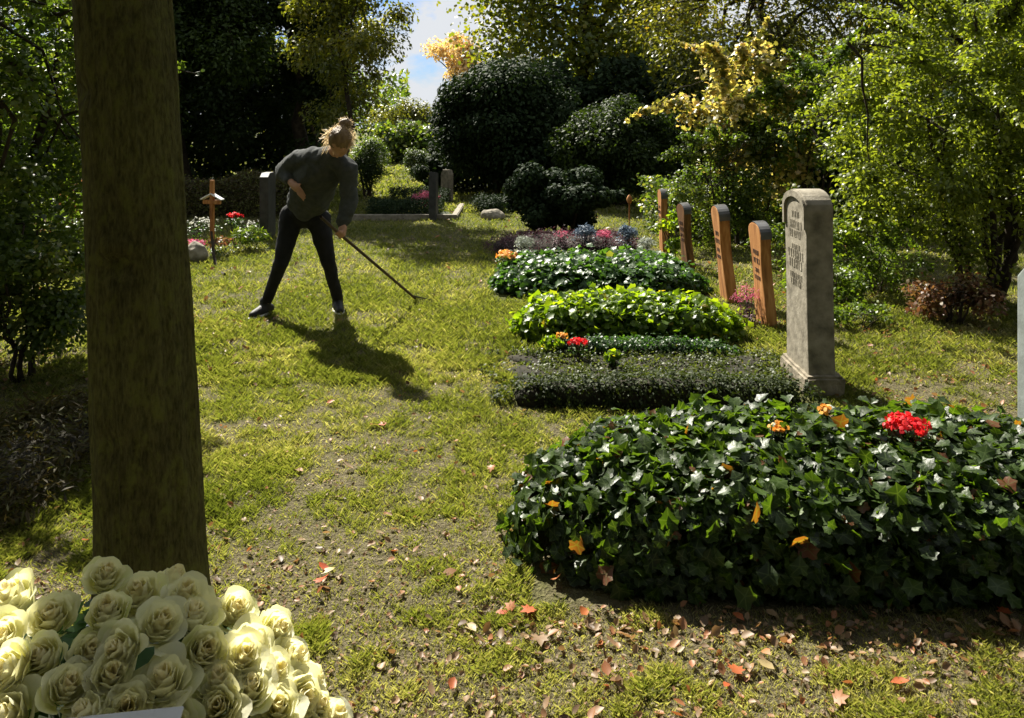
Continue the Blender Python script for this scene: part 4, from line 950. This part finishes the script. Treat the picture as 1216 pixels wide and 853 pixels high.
link('plinth', bbox_mesh((0, 0, .195), (.3, .3, .41), .008, 'plinth'), M['white'], root, (0, 0, 0))
# white ribbon card tucked in at the front
d0 = .96
cd = link('card', bbox_mesh((0, 0, 0), (.19, .05, .003), .001, 'card'), M['white'], root, Vector((PX(120, d0), d0, PZ(874, d0))) - Vector(root.location)); cd.rotation_euler = (math.radians(24), math.radians(-3), math.radians(4))
bm = bmesh.new()
for k in range(9): box(bm, (-.07 + k * .017, .004 * (k % 2), .0025), (.006 if k % 3 else .012, .018, .001), Matrix.Rotation(.3 * (k % 2), 3, 'Z'))
mk = link('print', bm_mesh(bm, 'print'), M['ink'], cd, (0, 0, 0))

# ------------------------------------------------------------------ the gardener
def chain(bm, pts, rad, seg=14, ell=None):
    """tapered capsule chain"""
    for (a, ra), (b, rb) in zip(list(zip(pts, rad))[:-1], list(zip(pts, rad))[1:]):
        a, b = Vector(a), Vector(b); ax_ = b - a; ln = ax_.length
        if ln < 1e-5: continue
        rot = ax_.to_track_quat('Z', 'Y').to_matrix().to_4x4()
        bmesh.ops.create_cone(bm, cap_ends=True, segments=seg, radius1=ra, radius2=rb, depth=ln, matrix=Matrix.Translation((a + b) / 2) @ rot)
    for p, r in zip(pts, rad):
        bmesh.ops.create_icosphere(bm, subdivisions=2, radius=r, matrix=Matrix.Translation(p))
def ball(bm, p, r, rot=None, sub=3):
    bmesh.ops.create_icosphere(bm, subdivisions=sub, radius=1, matrix=Matrix.Translation(p) @ (rot.to_4x4() if rot else Matrix()) @ Matrix.Diagonal((*r, 1)))
def fuse(bm, name, voxel, smooth=6, wr=0, ws=12, seed=0):
    me = bpy.data.meshes.new(name); bm.to_mesh(me); bm.free()
    o = bpy.data.objects.new('tmp', me); sc.collection.objects.link(o)
    m = o.modifiers.new('r', 'REMESH'); m.mode = 'VOXEL'; m.voxel_size = voxel
    m2 = o.modifiers.new('s', 'SMOOTH'); m2.iterations = smooth; m2.factor = .6
    dg = bpy.context.evaluated_depsgraph_get(); me2 = bpy.data.meshes.new_from_object(o.evaluated_get(dg))
    bpy.data.objects.remove(o); me2.name = name
    if wr: rough(me2, wr, ws, seed)
    me2.polygons.foreach_set('use_smooth', np.ones(len(me2.polygons), bool)); me2.update()
    return me2
D = 6.05
J = dict(
    pel=P(362, 252, 6.05), hipL=P(347, 256, 6.05), hipR=P(378, 260, 6.03), kneeL=P(334, 312, 5.92), kneeR=P(390, 312, 6.02), ankL=P(315, 367, 6.02), ankR=P(401, 360, 6.16),
    waist=P(366, 232, 5.95), chest=P(380, 204, 5.74), neck=P(394, 186, 5.60), head=P(404, 169, 5.46),
    shL=P(355, 191, 5.78), shR=P(411, 199, 5.62), elL=P(335, 203, 5.92), wrL=P(346, 217, 5.73), haL=P(353, 224, 5.68),
    elR=P(416, 236, 5.66), wrR=P(408, 266, 5.60), haR=P(406, 277, 5.58))
footL, footR = P(312, 378, 6.0), P(404, 369, 6.16)
J['ankL'].z = .09; J['ankR'].z = .09
GB = Vector(((J['ankL'].x + J['ankR'].x) / 2, 6.05, 0))
person = empty('person', GB, 'gardener in grey sweater and black trousers raking the lawn, blond hair in a bun', 'person')
hd = J['head']
hrot = Matrix.Rotation(math.radians(8), 3, 'Y') @ Matrix.Rotation(math.radians(60), 3, 'X')    # bowed, looking down at the rake
fwd = hrot @ Vector((0, -1, 0)); upv = hrot @ Vector((0, 0, 1)); rt = hrot @ Vector((1, 0, 0))
bm = bmesh.new()
ball(bm, hd + fwd * .0 + upv * .02, (.073, .09, .088), hrot)
ball(bm, hd + fwd * .025 - upv * .045, (.056, .062, .066), hrot)
ball(bm, hd + fwd * .045 - upv * .095, (.026, .024, .022), hrot, 2)                          # chin
chain(bm, [hd + fwd * .088 + upv * .015, hd + fwd * .105 - upv * .022], [.009, .014], 10)      # nose
chain(bm, [hd + fwd * .082 - upv * .058 - rt * .018, hd + fwd * .082 - upv * .058 + rt * .018], [.008, .008], 8)   # lips
for s in (-1, 1):
    ball(bm, hd + rt * s * .078 - upv * .01 + fwd * -.005, (.010, .02, .03), hrot, 2)          # ears
    ball(bm, hd + rt * s * .03 + fwd * .078 + upv * .032, (.022, .012, .008), hrot, 2)         # brows
chain(bm, [hd - upv * .05 - fwd * .02, J['neck'], J['chest']], [.052, .055, .09])
chain(bm, [J['chest'], J['waist'], J['pel']], [.12, .105, .125])
for s in 'LR':
    chain(bm, [J['neck'], J['sh' + s], J['el' + s], J['wr' + s]], [.05, .05, .038, .026])
    chain(bm, [J['pel'], J['hip' + s], J['knee' + s], J['ank' + s]], [.10, .075, .05, .036])
    h = J['ha' + s]; wr_ = J['wr' + s]; ax_ = (h - wr_).normalized()
    chain(bm, [wr_, wr_ + ax_ * .03, h], [.024, .032, .030])
# right hand (image right) closes round the handle
TIP = P(493, 363, 6.34); TIP.z = .03
gr = J['haR'] + Vector((.0, -.03, -.01)); tdir = (TIP - gr).normalized()
side = tdir.cross(Vector((0, -1, 0))).normalized()
for k in range(4):
    b0 = J['haR'] + tdir * (-.03 + k * .021)
    f = [b0 + side * .016, b0 + side * .030 + Vector((0, -.022, 0)), b0 + side * .014 + Vector((0, -.05, 0)), b0 - side * .012 + Vector((0, -.052, 0)), b0 - side * .02 + Vector((0, -.034, 0))]
    chain(bm, f, [.0095, .009, .0085, .008, .007], 8)
chain(bm, [J['wrR'] + side * -.01 + Vector((0, -.012, 0)), J['haR'] - side * .028 + Vector((0, -.03, .01)), J['haR'] - side * .01 + tdir * .012 + Vector((0, -.055, 0))], [.012, .011, .009], 8)
# left hand on the hip, fingers forward and down
ax_ = (J['haL'] - J['wrL']).normalized()
for k in range(4):
    off = Vector((0.0, -.012, .026 - k * .019)); b0 = J['haL'] + off + ax_ * .012
    ln = (.026, .031, .030, .025)[k]
    chain(bm, [b0, b0 + Vector((ln * .8, -.014, -.014)), b0 + Vector((ln * 1.5, -.012, -.034)), b0 + Vector((ln * 1.9, -.004, -.052))], [.0095, .009, .008, .007], 8)
chain(bm, [J['wrL'] + ax_ * .01 + Vector((0, 0, .015)), J['haL'] + Vector((.002, -.01, .03)), J['haL'] + Vector((.03, -.016, .034))], [.012, .010, .008], 8)
link('body', fuse(bm, 'body', .007, 3), M['skin'], person)
# sweater
bm = bmesh.new()
chain(bm, [J['neck'] + Vector((0, .02, -.005)), J['chest'] + Vector((-.01, 0, 0)), J['waist'] + Vector((-.005, 0, .01)), P(364, 246, 6.0)], [.072, .138, .132, .130], 20)
chain(bm, [J['chest'] + Vector((-.1, .04, .0)), P(356, 240, 5.98)], [.10, .105], 16)
chain(bm, [J['chest'] + Vector((.09, -.03, .0)), P(376, 240, 5.92)], [.09, .105], 16)
chain(bm, [J['neck'], J['shL'], J['elL'] + Vector((0, 0, .0)), J['wrL'] + (J['elL'] - J['wrL']) * .2], [.075, .085, .06, .046], 14)
chain(bm, [J['neck'], J['shR'], J['elR'], J['wrR'] + (J['elR'] - J['wrR']) * .10], [.075, .08, .066, .052], 14)
chain(bm, [J['wrR'] + (J['elR'] - J['wrR']) * .16, J['wrR'] + (J['elR'] - J['wrR']) * .02], [.058, .044], 14)
link('sweater', fuse(bm, 'sweater', .012, 3, .024, 10, 4), M['sweater'], person)
# trousers
bm = bmesh.new()
chain(bm, [J['pel'] + Vector((0, .0, .05)), J['pel']], [.125, .135], 18)
for s in 'LR':
    chain(bm, [J['pel'], J['hip' + s], (J['hip' + s] + J['knee' + s]) / 2, J['knee' + s], (J['knee' + s] * .6 + J['ank' + s] * .4), J['ank' + s] + Vector((0, 0, .0))], [.112, .098, .076, .058, .052, .043], 16)
link('trousers', fuse(bm, 'trousers', .01, 4, .009, 14, 9), M['jeans'], person)
# shoes
for s, ang in (('L', -.75), ('R', .35)):
    an = J['ank' + s]; dv = Vector((math.sin(ang), -math.cos(ang), 0))
    if s == 'L': dv = Vector((-.35, -.94, 0)).normalized()
    bm = bmesh.new(); b = Vector((an.x, an.y, .045))
    chain(bm, [b - dv * .05 + Vector((0, 0, .0)), b + dv * .05, b + dv * .15 - Vector((0, 0, .012))], [.042, .043, .032], 14)
    chain(bm, [b, an + Vector((0, 0, .02))], [.045, .045], 14)
    sh = link('shoe', fuse(bm, 'shoe', .008, 3), M['shoe'], person)
    bm = bmesh.new(); rz = Matrix.Rotation(math.atan2(dv.y, dv.x), 3, 'Z')
    ball(bm, b + dv * .05 + Vector((0, 0, -.030)), (.145, .048, .018), rz)
    link('sole', bm_mesh(bm, 'sole'), M['sole'], sh)
# hair: cap, bun and loose strands
bm = bmesh.new()
ball(bm, hd - fwd * .012 + upv * .036, (.082, .098, .080), hrot)
ball(bm, hd - fwd * .045 - upv * .01, (.076, .062, .078), hrot)
bun = P(410, 147, 5.46) 
ball(bm, bun, (.047, .047, .042))
chain(bm, [bun, hd + upv * .09], [.03, .035])
hair = link('hair', fuse(bm, 'hair', .008, 2, .008, 30, 2), M['hair_shaded'], person)
rng = np.random.default_rng(6)
V, F, A, n = [], [], [], 0
def strand(p, dr, ln, curl, wdt=.0011):
    global n
    t = np.linspace(0, 1, 6); q = np.array(p) + np.outer(t, dr) * ln + np.outer(t ** 2, rng.normal(size=3)) * curl + np.outer(t ** 2, [0, 0, -.03]) * (ln / .08)
    s_ = norm(np.cross(dr, rng.normal(size=3))) * wdt
    v = np.concatenate([q - s_, q + s_]); V.append(v)
    F.extend([(n + i, n + i + 1, n + 7 + i, n + 6 + i) for i in range(5)]); A.extend([rng.random()] * 12); n += 12
for k in range(800):
    d = norm(rng.normal(size=3)); 
    fw = np.array(fwd); 
    if d @ fw > .45 or -d[1] > .45: continue
    c0 = np.array(hd) - fw * .02 + np.array(upv) * .03
    tg = norm(np.cross(d, rng.normal(size=3)))
    lft = max(0, -d[0]); strand(c0 + d * .088, norm(d * .55 + tg + np.array([-.35 * lft, 0, -.25 * lft])), rng.uniform(.02, .045) * (1 + .9 * lft), .012)  # left strands longer, shaping the backlit halo
for k in range(160):
    d = norm(rng.normal(size=3)); tg = norm(np.cross(d, rng.normal(size=3)))
    if -d[1] > .5: continue
    strand(np.array(bun) + d * .045, norm(d * .7 + tg), rng.uniform(.01, .03), .01)
link('loose_strands', mesh_np('strands', np.concatenate(V), np.array(F), rnd=np.array(A)), M['hair'], hair)

# rake
rk = empty('rake', TIP, 'thin dark handled garden rake held by the gardener', 'rake')
top = gr - tdir * .26
V, F = tube_np([([tuple(top), tuple(gr), tuple(TIP + Vector((0, 0, .03)))], [.012, .012, .011])], 10)
link('handle', mesh_np('handle', V, F, smooth=True), M['tool'], rk)
hv = tdir.cross(Vector((0, 0, 1))).normalized()
paths = []
tip0 = TIP + Vector((0, 0, .035))
for k in range(-5, 6):
    e = TIP + hv * k * .022 + Vector((tdir.x, tdir.y, 0)).normalized() * .13; e.z = .03
    e2 = e.copy(); e2 += Vector((tdir.x, tdir.y, 0)).normalized() * .015; e2.z = .005
    paths.append(([tuple(tip0 - tdir * .05), tuple(tip0.lerp(e, .5) + Vector((0, 0, .006))), tuple(e), tuple(e2)], [.003, .0028, .0025, .0022]))
V, F = tube_np(paths, 5); link('tines', mesh_np('tines', V, F), M['cap'], rk)
